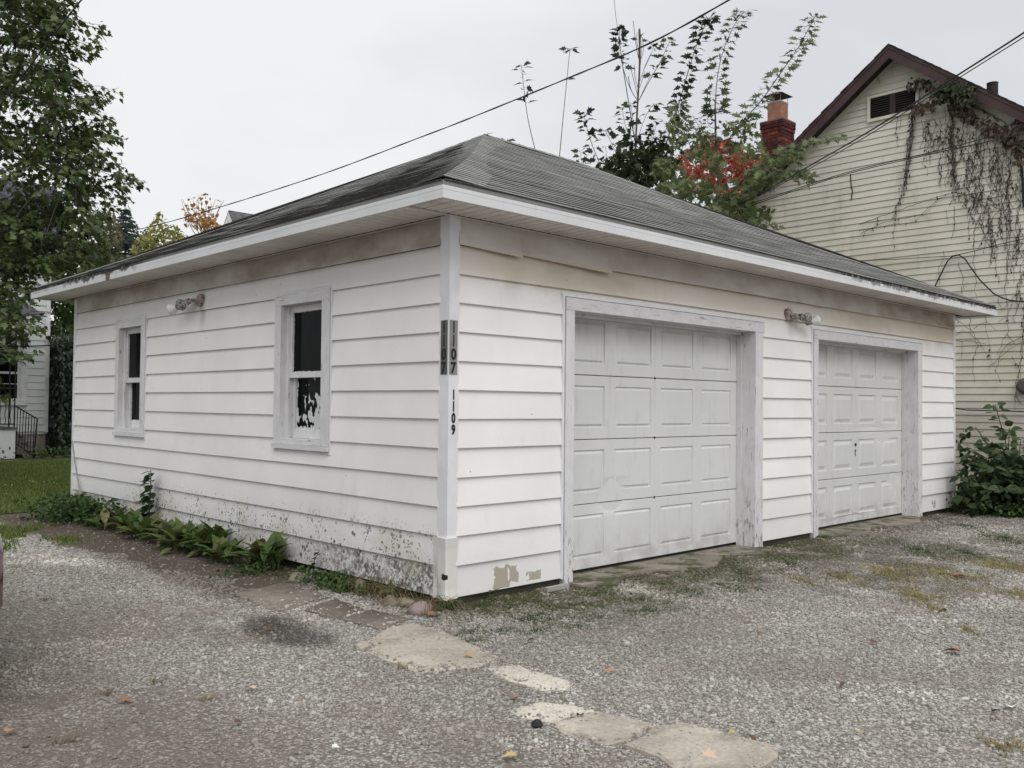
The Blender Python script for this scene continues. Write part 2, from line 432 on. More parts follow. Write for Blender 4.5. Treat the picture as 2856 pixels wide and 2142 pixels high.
# hidden walls, foundation
mb = MB()
for i in range(NC):
    z0, z1 = i*H, (i+1)*H
    mb.add([(LB+.016, 0, z0), (LB+.016, LA, z0), (LB+.004, LA, z1), (LB+.004, 0, z1), (LB, 0, z0), (LB, LA, z0)], [(0, 1, 2, 3), (0, 4, 5, 1)])
    mb.add([(0, LA+.016, z0), (LB, LA+.016, z0), (LB, LA+.004, z1), (0, LA+.004, z1), (0, LA, z0), (LB, LA, z0)], [(3, 2, 1, 0), (1, 5, 4, 0)])
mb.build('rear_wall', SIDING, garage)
t = .16
for a, b in ((.02, D1[0]+.1), (D1[1]-.12, D2[0]+.1), (D2[1]-.12, LB-.02)): MB().box((a, .018, -.4), (b, t, -.008)).build('foundation', FOUND, garage)
MB().box((.018, t, -.4), (t, LA-.02, -.008)).build('foundation', FOUND, garage); MB().box((t, LA-t, -.4), (LB-.02, LA-.018, -.008)).build('foundation', FOUND, garage); MB().box((LB-t, t, -.4), (LB-.018, LA-t, -.008)).build('foundation', FOUND, garage)
MB().box((.3, .45, -.06), (LB-.1, LA-.1, -.05)).build('floor', FOUND, garage)
# sheathing behind the boards so that no daylight leaks in
mb = MB()
for z0, z1, us in ((0, .96, [(.0, LA)]), (.96, 2.23, [(0, W2[0]+.05), (W2[1]-.05, W1[0]+.05), (W1[1]-.05, LA)]), (2.23, TOP, [(0, LA)])):
    for a, b in us: mb.box((.002, a, z0), (.03, b, z1))
for z0, z1, us in ((0, 2.14, [(.03, D1[0]+.05), (D1[1]-.05, D2[0]+.05), (D2[1]-.05, LB)]), (2.14, TOP, [(.03, LB)])):
    for a, b in us: mb.box((a, .002, z0), (b, .03, z1))
mb.build('sheathing', DARK, garage)
# corner posts
def lpost(x, y, sx, sy, legx, legy, z0, z1, pr, name='corner_post', mat=POST, lean=0.0):
    # sx,sy: outward directions; L-shaped strip wrapped around the corner
    ox, oy = x + sx*pr, y + sy*pr; ix, iy = x - sx*legx, y - sy*legy
    poly = [(ox, oy), (ix, oy), (ix, y), (x, y), (x, iy), (ox, iy)]
    if sx*sy > 0: poly = poly[::-1]
    return MB().prism(poly, z0, z1).build(name, mat, garage)
lpost(0, 0, -1, -1, PB, PA, .395, TOP-.001, .022)
# the lower piece bulges out and is wider
vs = []; fs = []
ring = [(.075, -.024), (.03, -.030), (-.022, -.034), (-.034, -.024), (-.030, .03), (-.024, .118), (.0, .118), (.0, .0), (.075, .0)]
zs = [-.018, .05, .2, .33, .402]; bulge = [1.25, 1.0, .92, 1.05, 1.25]
for z, q in zip(zs, bulge):
    for (x, y) in ring: vs.append((x if x > 0 else x*q, y if y > 0 else y*q, z + (.006*math.sin(x*60+y*40) if z < 0 else 0)))
k = len(ring)
for i in range(len(zs)-1):
    for j in range(k): fs.append((i*k+j, (i+1)*k+j, (i+1)*k+(j+1) % k, i*k+(j+1) % k))
fs.append(tuple(range(k))); fs.append(tuple((len(zs)-1)*k+j for j in range(k))[::-1])
MB().add(vs, fs).build('corner_cap', CAP, garage, label='bulged lower piece of the corner post')
lpost(0, LA, -1, 1, .06, .075, -.02, TOP-.001, .02)
lpost(LB, 0, 1, -1, .05, .06, -.015, TOP-.001, .02)

# ---- garage doors
def door(x0, x1, mat, bev, dents, lock, lab):
    Y = .178; zb = -.028; sh = .535
    W_ = x1 - x0
    root = MB().box((x0+.01, Y+.02, zb-.028), (x1-.01, Y+.045, zb+.004)).build('garage_door', RUBBER, garage, label=lab)
    xg = [x0]; gap = W_*.048 if bev > .03 else W_*.043; pw = (W_ - gap*2 - 3*gap*1.25)/4
    pans = []
    for i in range(4):
        a = x0 + gap + i*(pw + gap*1.25); pans.append((a, a+pw))
    b1, b2 = bev*.35, bev
    for a, b in pans: xg += [a, a+b1*.3, a+b1, a+b2, a+(b-a)*.33, a+(b-a)*.66, b-b2, b-b1, b-b1*.3, b]
    xg += [x1]
    if bev <= .03: xm = (x0+x1)/2-.02; xg = sorted(xg + [xm-.004, xm, xm+.004])
    xs = []
    for i in range(len(xg)-1):
        xs.append(xg[i])
        if xg[i+1]-xg[i] > .12: xs.append((xg[i]+xg[i+1])/2)
    xs.append(xg[-1])
    for s_ in range(4):
        z0 = zb + s_*sh + .002; z1 = zb + (s_+1)*sh - .003
        pz0, pz1 = z0 + .095, z1 - .085
        zs = [z0, z0+.004, z0+.05, pz0, pz0+b1*.3, pz0+b1, pz0+b2, pz0+(pz1-pz0)*.33, pz0+(pz1-pz0)*.66, pz1-b2, pz1-b1, pz1-b1*.3, pz1, z1-.04, z1-.004, z1]
        def depth(x, z):
            d = 0.0
            for a, b in pans:
                if a <= x <= b and pz0 <= z <= pz1:
                    t_ = min(x-a, b-x, z-pz0, pz1-z)
                    if t_ < b1*.3: d = .013*t_/(b1*.3)
                    elif t_ < b1: d = .013
                    elif t_ < b2: d = .013*(1-(t_-b1)/(b2-b1))
            for (cx, cz, rx, rz, am) in dents:
                q = ((x-cx)/rx)**2 + ((z-cz)/rz)**2
                d += 1.7*am*math.exp(-q)
            if z in (z0, z1): d += .006
            if bev <= .03 and abs(x-(x0+x1)/2+.02) < .001: d += .005
            return Y + d
        vs = [(x, depth(x, z), z) for z in zs for x in xs]; nx = len(xs); fs = []
        for j in range(len(zs)-1):
            for i in range(nx-1):
                fs.append((j*nx+i, j*nx+i+1, (j+1)*nx+i+1, (j+1)*nx+i))
        mb = MB().add(vs, fs)
        mb.box((x0+.002, Y+.012, z0+.002), (x1-.002, Y+.04, z1-.002))
        sec = mb.build('door_section', mat, root)
    if lock:
        X, Z = lock
        MB().lathe((X, Y-.003, Z+.03), (0, -1, 0), [(.02, 0), (.02, .004), (.008, .006)]).build('keyhole', RUBBER, root)
        mb = MB().box((X-.014, Y-.004, Z-.10), (X+.014, Y+.01, Z-.03)); mb.build('handle_hole', RUBBER, root)
        MB().box((X-.006, Y-.01, Z-.09), (X+.012, Y-.005, Z-.05)).build('latch', POST, root)
    if bev <= .03:   # centre rivets along the section seams
        for s_ in (1, 2, 3): MB().lathe(((x0+x1)/2-.02, Y-.001, zb+s_*sh), (0, -1, 0), [(.012, 0), (.008, .004)], 8).build('centre_hinge_dot', RUBBER, root)
    return root
d1 = door(1.255, 3.915, DOOR1, .030, [(1.98, .545, .16, .10, .022), (1.98, .80, .07, .3, .006), (3.4, 1.1, .3, .5, .003)], None, 'larger panelled door nearest the corner')
d2 = door(5.19, 7.82, DOOR2, .062, [(7.25, .98, .16, .07, .020), (7.55, .44, .12, .06, .022), (7.62, .36, .05, .12, .014), (6.35, -.01, .35, .05, .030), (7.05, 1.1, .5, .05, .006)], (6.50, .86), 'dented farther door with a keyhole')
def doorframe(o0, o1, i0, i1):
    f = MB().box((o0+.03, -.034, 2.072), (o1, .03, 2.168)).build('door_frame', TRIMH, garage)
    MB().box((o0+.03, -.032, GZ-.02), (i0, .03, 2.070)).build('casing', TRIM, f)
    MB().box((i1, -.032, GZ-.02), (o1-.02, .03, 2.070)).build('casing', TRIM, f)
    # jambs: two boards and a stop on each side, and the head
    MB().box((i0-.03, .031, GZ-.01), (i0-.002, .12, 2.072)).box((i0-.03, .121, GZ-.01), (i0+.012, .176, 2.072)).build('jamb', TRIM, f)
    MB().box((i1+.002, .031, GZ-.01), (i1+.03, .12, 2.072)).build('jamb', TRIM, f)
    MB().box((i1-.014, .121, GZ-.01), (i1+.03, .176, 2.072)).build('door_stop', TRIM, f)
    MB().box((i0-.03, .031, 2.071), (i1+.03, .12, 2.10)).box((i0-.03, .121, 2.045), (i1+.03, .24, 2.09)).build('head_jamb', TRIMH, f)
    MB().box((o0, -.026, -.02), (o0+.022, .0, 2.20)).box((o0+.022, -.026, 2.176), (o1+.02, 0, 2.198)).build('siding_trim', POST, f)
doorframe(1.125, 4.075, 1.255, 3.915); doorframe(5.06, 7.965, 5.19, 7.82)

# ---- windows
def glass_mat(name, paint):
    m = Mat(name, .10, .05)
    c = m.scale((.004, .0045, .005), m.noise(8).step(.3, .7, .5, 1.4))
    c = m.mix(c, (.25, .25, .24), m.vor(60).step(.1, .05) * m.noise(9).gt(.6) * .6)
    if paint:
        n = m.noise(10, 2, .5, (1, 1.5, .9)) ; n2 = m.noise(40, 2, .5)
        mask = (n * .85 + n2 * .17 + m.z.step(1.60, 1.15, -.13, .06) + m.y.step(2.2, 1.7, -.02, .03)).step(.535, .552)
        c = m.mix(c, (.62, .63, .63), mask); m.rough(mask.step(0, 1, .07, .6))
    m.col(c); return m.m
PANE = glass_mat('dark_window_glass', False); PANEP = glass_mat('paint_flecked_glass', True)
def window(y0, y1, painted, lab):
    a, b = y0+.135, y1-.115; zt, zb_ = 2.165, 1.018
    w_ = MB().box((-.036, y0+.02, zt), (.03, y1-.01, 2.262)).build('window', TRIMY, garage, label=lab)
    MB().box((-.034, y0+.02, .972), (.03, a, zt-.001)).build('casing', TRIM, w_)
    MB().box((-.034, b, .972), (.03, y1-.01, zt-.001)).build('casing', TRIM, w_)
    mb = MB(); mb.box((-.05, y0+.015, .930), (.03, y1-.005, .970)); mb.box((-.03, a, .972), (.11, b, 1.016)); mb.build('sill', TRIMY, w_)
    MB().box((-.024, y0, .905), (-.002, y0+.016, 2.29)).box((-.024, y0+.016, 2.275), (-.002, y1, 2.29)).box((-.024, y0+.016, .905), (-.002, y1-.002, .922)).build('siding_trim', POST, w_)
    MB().box((.031, a-.02, 1.0), (.13, a-.001, zt+.02)).box((.031, b+.001, 1.0), (.13, b+.02, zt+.02)).box((.031, a-.001, zt+.001), (.13, b+.001, zt+.02)).box((.03, b-.022, 1.016), (.048, b, zt)).box((.03, a, 1.016), (.048, a+.022, zt)).build('jamb_liner', TRIM2, w_)
    zm = 1.56
    def sash(x, z0, z1, st, bot, top, pm):
        mb = MB().box((x, a+.002, z0), (x+.032, a+st, z1)).box((x, b-st, z0), (x+.032, b-.002, z1)).box((x+.001, a+st, z0), (x+.031, b-st, z0+bot)).box((x+.001, a+st, z1-top), (x+.031, b-st, z1))
        # lumpy putty round the glass
        for i in range(26):
            u = a+st + (b-a-2*st)*i/25; h = random.uniform(.004, .011)
            mb.box((x+.004, u-.012, z0+bot), (x+.02, u+.012, z0+bot+h)); mb.box((x+.004, u-.012, z1-top-h*.6), (x+.02, u+.012, z1-top))
            v = z0+bot + (z1-top-z0-bot)*i/25
            mb.box((x+.004, a+st, v-.014), (x+.02, a+st+h, v+.014)); mb.box((x+.004, b-st-h, v-.014), (x+.02, b-st, v+.014))
        mb.build('sash', TRIM2, w_)
        MB().box((x+.018, a+st-.004, z0+bot-.004), (x+.023, b-st+.004, z1-top+.004)).build('pane', pm, w_)
    sash(.050, zm-.02, zt-.002, .048, .045, .055, PANE)
    sash(.088, 1.018, zm+.018, .052, .085, .035, PANEP if painted else PANE)
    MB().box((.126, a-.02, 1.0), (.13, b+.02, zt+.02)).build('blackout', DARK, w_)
window(W2[0], W2[1], True, 'window nearest the corner with white flaking paint on its lower pane')
window(W1[0], W1[1], False, 'farther window with a plain dark lower pane')

# ---- roof
E0x, E0y, E1x, E1y = -.40, -.40, LB+.42, LA+.40
EZ = 2.746; PK = np.array([3.66, 3.72, 4.75]); PK2 = np.array([5.45, 3.72, 4.735])
MB().box((-.37, -.37, 2.655), (LB+.39, LA+.37, 2.66)).build('eave_deck', DARK, garage)
# soffit panels with three V-grooves each
def soffit_piece(fn, u0, u1, v0, v1):
    n = 3; pw = (u1-u0)/n; vs = []; fs = []
    prof_ = []
    for i in range(n):
        a = u0 + i*pw
        prof_ += [(a, .014), (a+.004, .0), (a+pw-.014, .0), (a+pw-.010, .014)]
    prof_ += [(u1, .014)]
    for (u, d) in prof_: vs += [fn(u, v0, TOP+d), fn(u, v1, TOP+d)]
    for i in range(len(prof_)-1): fs.append((2*i, 2*i+1, 2*i+3, 2*i+2))
    return MB().add(vs, fs).build('soffit_panel', SOFFIT, garage)
x = -.36
while x < LB+.36:
    e = min(x+.305, LB+.37); soffit_piece(lambda u, v, z: (u, v, z), x, e, -.372, -.030 ); x = e
y = -.0
while y < LA+.36:
    e = min(y+.305, LA+.37); soffit_piece(lambda u, v, z: (v, u, z), y, e, -.030, -.372); y = e
MB().box((-.37, -.02, TOP-.012), (LB+.02, -.012, TOP-.002)).box((-.02, .0, TOP-.012), (-.012, LA, TOP-.002)).build('soffit_channel', SOFFIT, garage)
def roof_sag(t): return -.06*math.sin(math.pi*min(1, t))**1.0 if t < 1 else 0.0
def eave_strip(name, mat, z0, z1, off, th):
    mb = MB()
    P = [(E0x, E0y), (E1x, E0y), (E1x, E1y), (E0x, E1y)]
    objs = []
    for i in range(4):
        (ax, ay), (bx, by) = P[i], P[(i+1) % 4]
        nx_, ny_ = ((0, -1), (1, 0), (0, 1), (-1, 0))[i]
        ax, ay, bx, by = ax+nx_*off, ay+ny_*off, bx+nx_*off, by+ny_*off
        tx, ty = np.sign(bx-ax), np.sign(by-ay)
        ax -= tx*(-off if off < 0 else off); bx += tx*(off if off > 0 else off); ay -= ty*(-off if off < 0 else off); by += ty*off
        q = [(ax, ay), (bx, by), (bx-nx_*th-tx*th, by-ny_*th-ty*th), (ax-nx_*th+tx*th, ay-ny_*th+ty*th)]
        MB().prism(q, z0, z1).build(name, mat, garage)
eave_strip('fascia_board', FASCIA, 2.626, 2.708, .022, .018)
eave_strip('drip_edge', DRIP, 2.709, 2.745, .012, .02)
# shingle courses: each a thin strip lapping the one below
def roof_face(A, B, P, Q, n, mat, name, jit):
    """A-B eave, P-Q ridge above A and B; strips from eave to ridge"""
    A, B, P, Q = (np.array(q, float) for q in (A, B, P, Q))
    nor = np.cross(B-A, P-A); nor /= np.linalg.norm(nor)
    if nor[2] < 0: nor = -nor
    slope = (P-A) - np.dot(P-A, (B-A))/np.dot(B-A, B-A)*(B-A); sl = np.linalg.norm(slope); su = slope/sl
    for c in range(n):
        t0, t1 = c/n, min(1.0, (c+1.25)/n)
        a, b = A+(P-A)*t0, B+(Q-B)*t0; a1, b1 = A+(P-A)*t1, B+(Q-B)*t1
        m = max(3, int(np.linalg.norm(b-a)/.305))
        vs = []; r = random.Random(c*17+n)
        if c == 0: a, b = a-su*.012, b-su*.012
        for i in range(m+1):
            s_ = i/m; edge = 0 < i < m
            lo = a+(b-a)*s_ + (su*r.uniform(-jit, jit)*.6 + nor*(r.uniform(0, jit)) if edge else 0)
            hi = a1+(b1-a1)*s_
            th = .0065 + (r.uniform(-.0015, .0025) if edge else 0)
            und = .012*math.sin(s_*7+c*.05)*math.sin(math.pi*min(1, t0*1.0))    # old decking is not flat
            lo = lo + nor*und + [0, 0, roof_sag(t0)]; hi = hi + nor*und + [0, 0, roof_sag(t1)]
            vs += [lo - nor*.002, lo + nor*th, hi + nor*.001]
        fs = []
        for i in range(m):
            k = i*3; fs += [(k, k+3, k+4, k+1), (k+1, k+4, k+5, k+2)]
        q_ = MB().add(vs, fs); q_.mi = [1, 0]*m; q_.build(name, [mat, SHEDGE], garage)
F0, F1, F2, F3 = (E0x-.008, E0y-.008, EZ), (E1x+.008, E0y-.008, EZ), (E1x+.008, E1y+.008, EZ), (E0x-.008, E1y+.008, EZ)
roof_face(F0, F1, PK, PK2, 34, SHING, 'shingle_course', .003)
roof_face(F3, F0, PK, PK, 34, SHING_L, 'shingle_course', .004)
mb = MB(); mb.add([F1, F2, PK2], [(0, 1, 2)]); mb.add([F2, F3, PK, PK2], [(0, 1, 2, 3)])
mb.build('rear_roof_slope', SHING, garage)
def caps(A, B, n, n1, n2, wd, mat):
    A, B = np.array(A, float), np.array(B, float); d = (B-A)/np.linalg.norm(B-A)
    for c in range(n):
        p = A+(B-A)*(c/n); q = A+(B-A)*min(1, (c+1.6)/n)
        u1 = np.array(n1, float); u2 = np.array(n2, float); j = random.uniform(-.008, .008)
        vs = []
        if n > 20: p = p + np.array([0, 0, roof_sag(c/n)]); q = q + np.array([0, 0, roof_sag(min(1, (c+1.6)/n))])
        for (pt, h) in ((p, .016), (q, .009)):
            up = np.array([0, 0, 1.0])
            for (s1, f) in ((u1, 1.0), (u1, .35), (None, 0), (u2, .35), (u2, 1.0)):
                off = (s1*wd*f if s1 is not None else 0)
                vs.append(pt + off + up*(h + (.010 if f == 0 else (.006 if f < .5 else -.004))) + d*j)
        vs += [v - np.array([0, 0, .007]) for v in vs[:5]]
        fs = [(i, i+1, 6+i, 5+i) for i in range(4)] + [(10+i, 11+i, i+1, i) for i in range(4)]
        q_ = MB().add(vs, fs); q_.mi = [0]*4+[1]*4; q_.build('ridge_cap', [mat, SHEDGE], garage)
def down(p, q, k):  # unit vector from a hip, lying in the roof face and square to the hip
    d = np.array(q, float)-np.array(p, float); d /= np.linalg.norm(d); e = np.array(k, float)
    return (e - d*np.dot(e, d))/np.linalg.norm(e - d*np.dot(e, d))
sl_ = (PK[2]-EZ)/(PK[1]-F0[1])
caps(F0, PK, 34, (1, 0, 0), (0, 1, 0), .36, SHING)
caps(F1, PK2, 34, (-1, 0, 0), (0, 1, 0), .19, SHING)
caps(F3, PK, 34, (1, 0, 0), (0, -1, 0), .19, SHING_L)
caps(PK, PK2, 9, np.array([0, -.9, -.43]), np.array([0, .9, -.43]), .13, SHING)

# ------------------------------------------------------------------ GROUND
def gz(x, y):
    a = .010*math.sin(x*1.3+.7)*math.sin(y*1.1+1.9) + .006*math.sin(x*3.1+y*2.3)
    d = max(0.0, -y*.3-x*.3-1.0)
    return GZ + a*(1 if (x < -1.3 or y < -.9) else .35)
def zones(m):
    """tints of the yard that belong to the place: dirt, moss, tracks (world position)"""
    big = m.noise(.75, 5, .6); mid = m.noise(2.3, 5, .62); fine = m.noise(9, 4, .65)
    dirt = (((m.x + .42).abs() + (mid - .5) * .35).step(.78, .48) * m.y.step(.4, 1.5) * m.y.step(8.2, 7.4))                # walk strip beside the wall
    dirt = dirt.max(big.step(.56, .70) * .55)
    foot = m.y.step(-.95, -.2) * m.x.step(-.3, .2) * m.x.step(10.5, 9)                                # along the doors
    oil = (((m.x + 1.17) / .24)._m('POWER', (m.x + 1.17).abs() / .24, 2.0) + ((m.y - .12).abs() / .50)._m('POWER', (m.y - .12).abs() / .50, 2.0) + (mid - .5) * 2.2).step(1.25, .2)
    moss = m.y.step(-1.4, -.5) * m.x.step(-.6, .3) * m.x.step(7, 4) * mid.step(.40, .55)
    moss = moss.max(foot * m.x.step(1.4, 1.9) * m.x.step(3.9, 3.4) * m.y.step(-.28, -.5) * m.y.step(-.95, -.7) * .8)
    moss = moss.max(m.x.step(2.2, 3.2) * m.x.step(7.5, 6) * m.y.step(-2.6, -2.0) * m.y.step(-.9, -1.3) * mid.step(.42, .6) * .7)
    pale = (1.0 - dirt) * m.noise(.9, 4, .6, (1, .8, 1)).step(.50, .68)
    damp = (m.noise(.42, 4, .6).step(.42, .64) * .5).max(m.x.step(-1.6, -2.6) * m.noise(.8, 4, .6).step(.28, .55) * .85).max((m.x + 3.0).abs().step(1.2, .5) * m.y.step(-.6, .6) * m.y.step(3.0, 1.5) * .6)
    damp = damp.max(m.x.step(1.8, 3.0) * m.x.step(7.5, 5.5) * m.y.step(-2.2, -1.4) * m.y.step(-.3, -.8) * mid.step(.3, .55) * .8).clamp()
    return dict(damp=damp, big=big, mid=mid, fine=fine, dirt=dirt, foot=foot, oil=oil, moss=moss, pale=pale)
def ground_mat():
    m = Mat('gravel_ground', .95, .15); q = zones(m)
    cell = m.vor(62, out='Color'); sc = m.nt.nodes.new('ShaderNodeSeparateColor'); m.nt.links.new(cell.k, sc.inputs[0])
    g = S(m.nt, sc.outputs[0]); d = m.vor(62)
    stone = m.ramp(g, [(0, (.16, .148, .13)), (.45, (.34, .32, .295)), (.8, (.50, .485, .46)), (1, (.66, .65, .62))])
    gap = d.step(.42, .62)
    b = m.mix(stone, (.15, .13, .108), gap * .8)
    b = m.mix(b, (.27, .24, .205), q['fine'].step(.42, .62) * .4)
    b = m.mix(b, (.155, .13, .108), q['damp'] * q['fine'].step(.25, .6, .5, .95))
    b = m.mix(b, (.095, .076, .058), q['dirt'] * q['mid'].step(.2, .5, .65, .95))
    b = m.mix(b, (.085, .070, .055), q['foot'] * q['mid'].step(.25, .5) * .9)
    b = m.mix(b, (.028, .022, .021), q['oil'] * .72)
    b = m.mix(b, (.055, .058, .022), q['moss'] * q['fine'].step(.25, .5) * .92)
    m.col(b); m.bump(m.noise(90, 3, .7) * .5 - d, .7, .012); return m.m
def stone_mat(name, lo, hi, warm):
    m = Mat(name, .9, .2); q = zones(m)
    b = m.ramp(m.rnd, [(0, lo), (.35, tuple((a*1.4+b_)/2.4 for a, b_ in zip(lo, hi))), (.8, tuple((a*.5+b_*1.2)/1.7 for a, b_ in zip(lo, hi))), (1, hi)])
    b = m.mix(b, warm, m.noise(1.7, 3).step(.45, .7) * .4)
    b = m.scale(b, q['pale'] * .50 + .78)
    b = m.mix(b, m.scale(b, (.55)), q['damp'])
    b = m.mix(b, (.20, .165, .13), q['damp'] * .35)
    b = m.mix(b, (.12, .098, .078), q['dirt'] * .55)
    b = m.mix(b, (.16, .135, .105), q['foot'] * q['mid'].step(.3, .55) * .6)
    b = m.mix(b, (.035, .028, .026), q['oil'] * .6)
    b = m.mix(b, (.085, .085, .035), q['moss'] * .6)
    m.col(b); return m.m
GROUND = ground_mat(); STONE = stone_mat('gravel_stones', (.25, .235, .21), (.70, .68, .65), (.50, .44, .37))
def spaced(lo, hi, step, far, grow=1.35):
    c = list(np.arange(lo, hi + 1e-6, step)); s_ = step
    a, b = [], []; x = lo
    while x > -far: s_ *= grow; x -= s_; a.append(x)
    s_ = step; x = hi
    while x < far: s_ *= grow; x += s_; b.append(x)
    return np.array(a[::-1] + c + b)
gx = spaced(-7, 13, .14, 420); gy = spaced(-7, 12, .14, 420)
V = np.array([(x, y, gz(x, y) if abs(x) < 60 and abs(y) < 60 else GZ) for y in gy for x in gx]); nx = len(gx)
I = np.arange((len(gy)-1)*(nx)).reshape(-1, nx)[:, :-1].ravel()
o = tri_mesh('ground', V, np.stack([I, I+1, I+nx+1, I+nx], 1), GROUND, kind='structure', label='grey gravel yard with dirt and moss patches')

# concrete pieces of the old walk
SLABS = [
 ([(-.93,1.33),(-.93,.61),(-.46,.75),(-.42,1.45)], 1), ([(-.80,.53),(-.78,.19),(-.50,.28),(-.43,.72)], 1),
 ([(-.77,.16),(-.74,-.22),(-.42,-.15),(-.45,.25)], 1),
 ([(-1.08,-.60),(-.955,-.53),(-.93,-.41),(-.79,-.29),(-.68,-.22),(-.46,-.23),(-.47,-.57),(-.60,-1.19),(-.81,-1.23),(-1.11,-1.11)], 0),
 ([(-1.08,-.56),(-1.05,-.46),(-.975,-.41),(-.955,-.42),(-.975,-.52)], 0),
 ([(-.80,-1.29),(-.645,-1.35),(-.64,-1.77),(-.76,-1.82),(-.855,-1.73),(-.84,-1.42)], 2),
 ([(-1.167,-1.861),(-.994,-1.868),(-.94,-1.93),(-.88,-2.10),(-1.124,-2.080),(-1.187,-1.947)], 2),
 ([(-1.135,-2.097),(-.89,-2.126),(-.864,-2.215),(-.831,-2.40),(-.883,-2.428),(-1.164,-2.425),(-1.185,-2.341),(-1.182,-2.207)], 0),
 ([(-1.141,-2.49),(-.907,-2.462),(-.763,-2.483),(-.708,-2.948),(-.889,-2.99),(-1.033,-2.985),(-1.25,-2.96),(-1.19,-2.775),(-1.134,-2.66)], 0)]
def slab_mat(name, c, dark):
    m = Mat(name, .92, .15); q = m.noise(2.6, 5, .65)
    b = m.scale(c, q.step(.3, .7, .80, 1.10) * m.noise(48, 4, .7).step(.3, .7, .82, 1.12))
    pit = m.vor(34).step(.16, .09) * m.noise(12, 2).gt(.46)
    b = m.mix(b, (.13, .115, .10), pit * .75)
    b = m.mix(b, (.12, .10, .082), m.noise(5, 5, .7).step(.5, .7) * .5)
    if dark: b = m.mix(b, (.075, .060, .048), (m.noise(1.6, 4, .6).step(.25, .6) * dark + m.x.step(-.75, -.4) * .5 * dark).clamp())
    m.col(b); m.bump(m.noise(70, 4, .7) * .6 - pit, .5, .006); return m.m
SL = [slab_mat('pale_concrete', (.51, .462, .392), .12), slab_mat('grey_dirty_concrete', (.36, .32, .27), .62), slab_mat('bright_concrete', (.62, .58, .50), 0), slab_mat('dirt_covered_concrete', (.24, .2, .165), .95)]
path = bpy.data.objects.new('path', None); put(path, kind='structure', label='broken concrete walk running along the garage'); path.location = (0, 0, 0); ORG['path'] = np.zeros(3)
def in_poly(x, y, P):
    c = False; j = len(P)-1
    for i in range(len(P)):
        if (P[i][1] > y) != (P[j][1] > y) and x < (P[j][0]-P[i][0])*(y-P[i][1])/(P[j][1]-P[i][1])+P[i][0]: c = not c
        j = i
    return c
for P, kind in SLABS:
    r = random.Random(int(P[0][0]*1000)); E = []
    for i in range(len(P)):
        a, b = np.array(P[i]), np.array(P[(i+1) % len(P)]); n = max(1, int(np.linalg.norm(b-a)/.09))
        for k in range(n):
            jj = r.uniform(-.016, .016); d = (b-a)/np.linalg.norm(b-a)
            E.append(a+(b-a)*k/n + np.array([-d[1], d[0]])*jj)
    cx = np.mean(E, 0); top = GZ+(.011 if kind != 2 else .008) if kind != 3 else GZ+.010
    if P[0] == (-1.141, -2.49): top = GZ+.028
    n = len(E); tilt = r.uniform(-.006, .006)
    vs = [(p[0], p[1], GZ-.06) for p in E] + [(p[0], p[1], top-.006-r.uniform(0, .004)) for p in E] + [(*(p+(cx-p)*.05), top + tilt*(p[0]-cx[0])) for p in E] + [(*(p+(cx-p)*.5), top+.002) for p in E] + [(*cx, top+.003)]
    fs = []
    for lv in range(3):
        for i in range(n): fs.append((lv*n+i, lv*n+(i+1) % n, (lv+1)*n+(i+1) % n, (lv+1)*n+i))
    for i in range(n): fs.append((3*n+i, 3*n+(i+1) % n, 4*n))
    MB().add(vs, fs).build('slab', SL[kind], path)
APRON = conc_mat('mossy_apron', (.30, .27, .23), .9, .3)
for (a, b, dp) in ((1.2, 4.0, .38), (5.15, 7.9, .34)):
    E = [(a, .24)] + [(a + (b-a)*i/14, -.06 - dp*(.55+.45*math.sin(i*.9+a))*(.3 if i in (0, 14) else .75)) for i in range(15)] + [(b, .24)]
    MB().prism(E, GZ-.06, GZ+.018).build('apron', APRON, kind='structure', label='rough mossy concrete threshold below the nearer garage door' if a < 3 else 'rough concrete threshold below the farther garage door')

# gravel: real stones, thinning with distance
bb = []; n = 620000
X = rng.uniform(-6.5, 11.5, n*2); Y = rng.uniform(-6, 8, n*2)
D = (X-CAM[0])*FW[0] + (Y-CAM[1])*FW[1]; Lt = (X-CAM[0])*RT[0] + (Y-CAM[1])*RT[1]
keep = (D > 2.9) & (D < 13) & (np.abs(Lt) < D*.60+.35)
keep &= ~((X > -.02) & (Y > -.01)) & ~((Y > 7.3) & (X < 0))
dens = np.clip(1.35 - (D-3)/9.0, .14, 1.0)
edge_ = -.78 - .32*np.clip((Y-2.2)/3, -.6, 1) + .07*np.sin(Y*4) + .05*np.sin(Y*11); strip = (X > edge_) & (X < 0) & (Y > 1.35); dens = np.where(strip, dens*.10, dens)
oil = ((X+1.17)/.24)**2 + ((Y-.12)/.5)**2 < .8; dens = np.where(oil, dens*.45, dens)
nearw = (Y > -.25) & (X > 0); dens = np.where(nearw, dens*.3, dens); dens = np.where((X < -1.75+.3*np.sin(Y*2)) & (np.sin(Y*1.3+X*.8) > -.75), dens*.38, dens); mossy = (Y > -1.0) & (Y < -.25) & (X > .5) & (X < 5) & (np.sin(X*2.3)+np.sin(Y*5+X) > -.3); dens = np.where(mossy, dens*.45, dens)
patch = .5+.5*np.sin(X*1.7+np.sin(Y*2.1)*1.3)*np.sin(Y*1.5+np.sin(X*1.2)*1.7); dens *= .62+.38*patch
keep &= rng.random(n*2) < dens
X, Y, D = X[keep], Y[keep], D[keep]
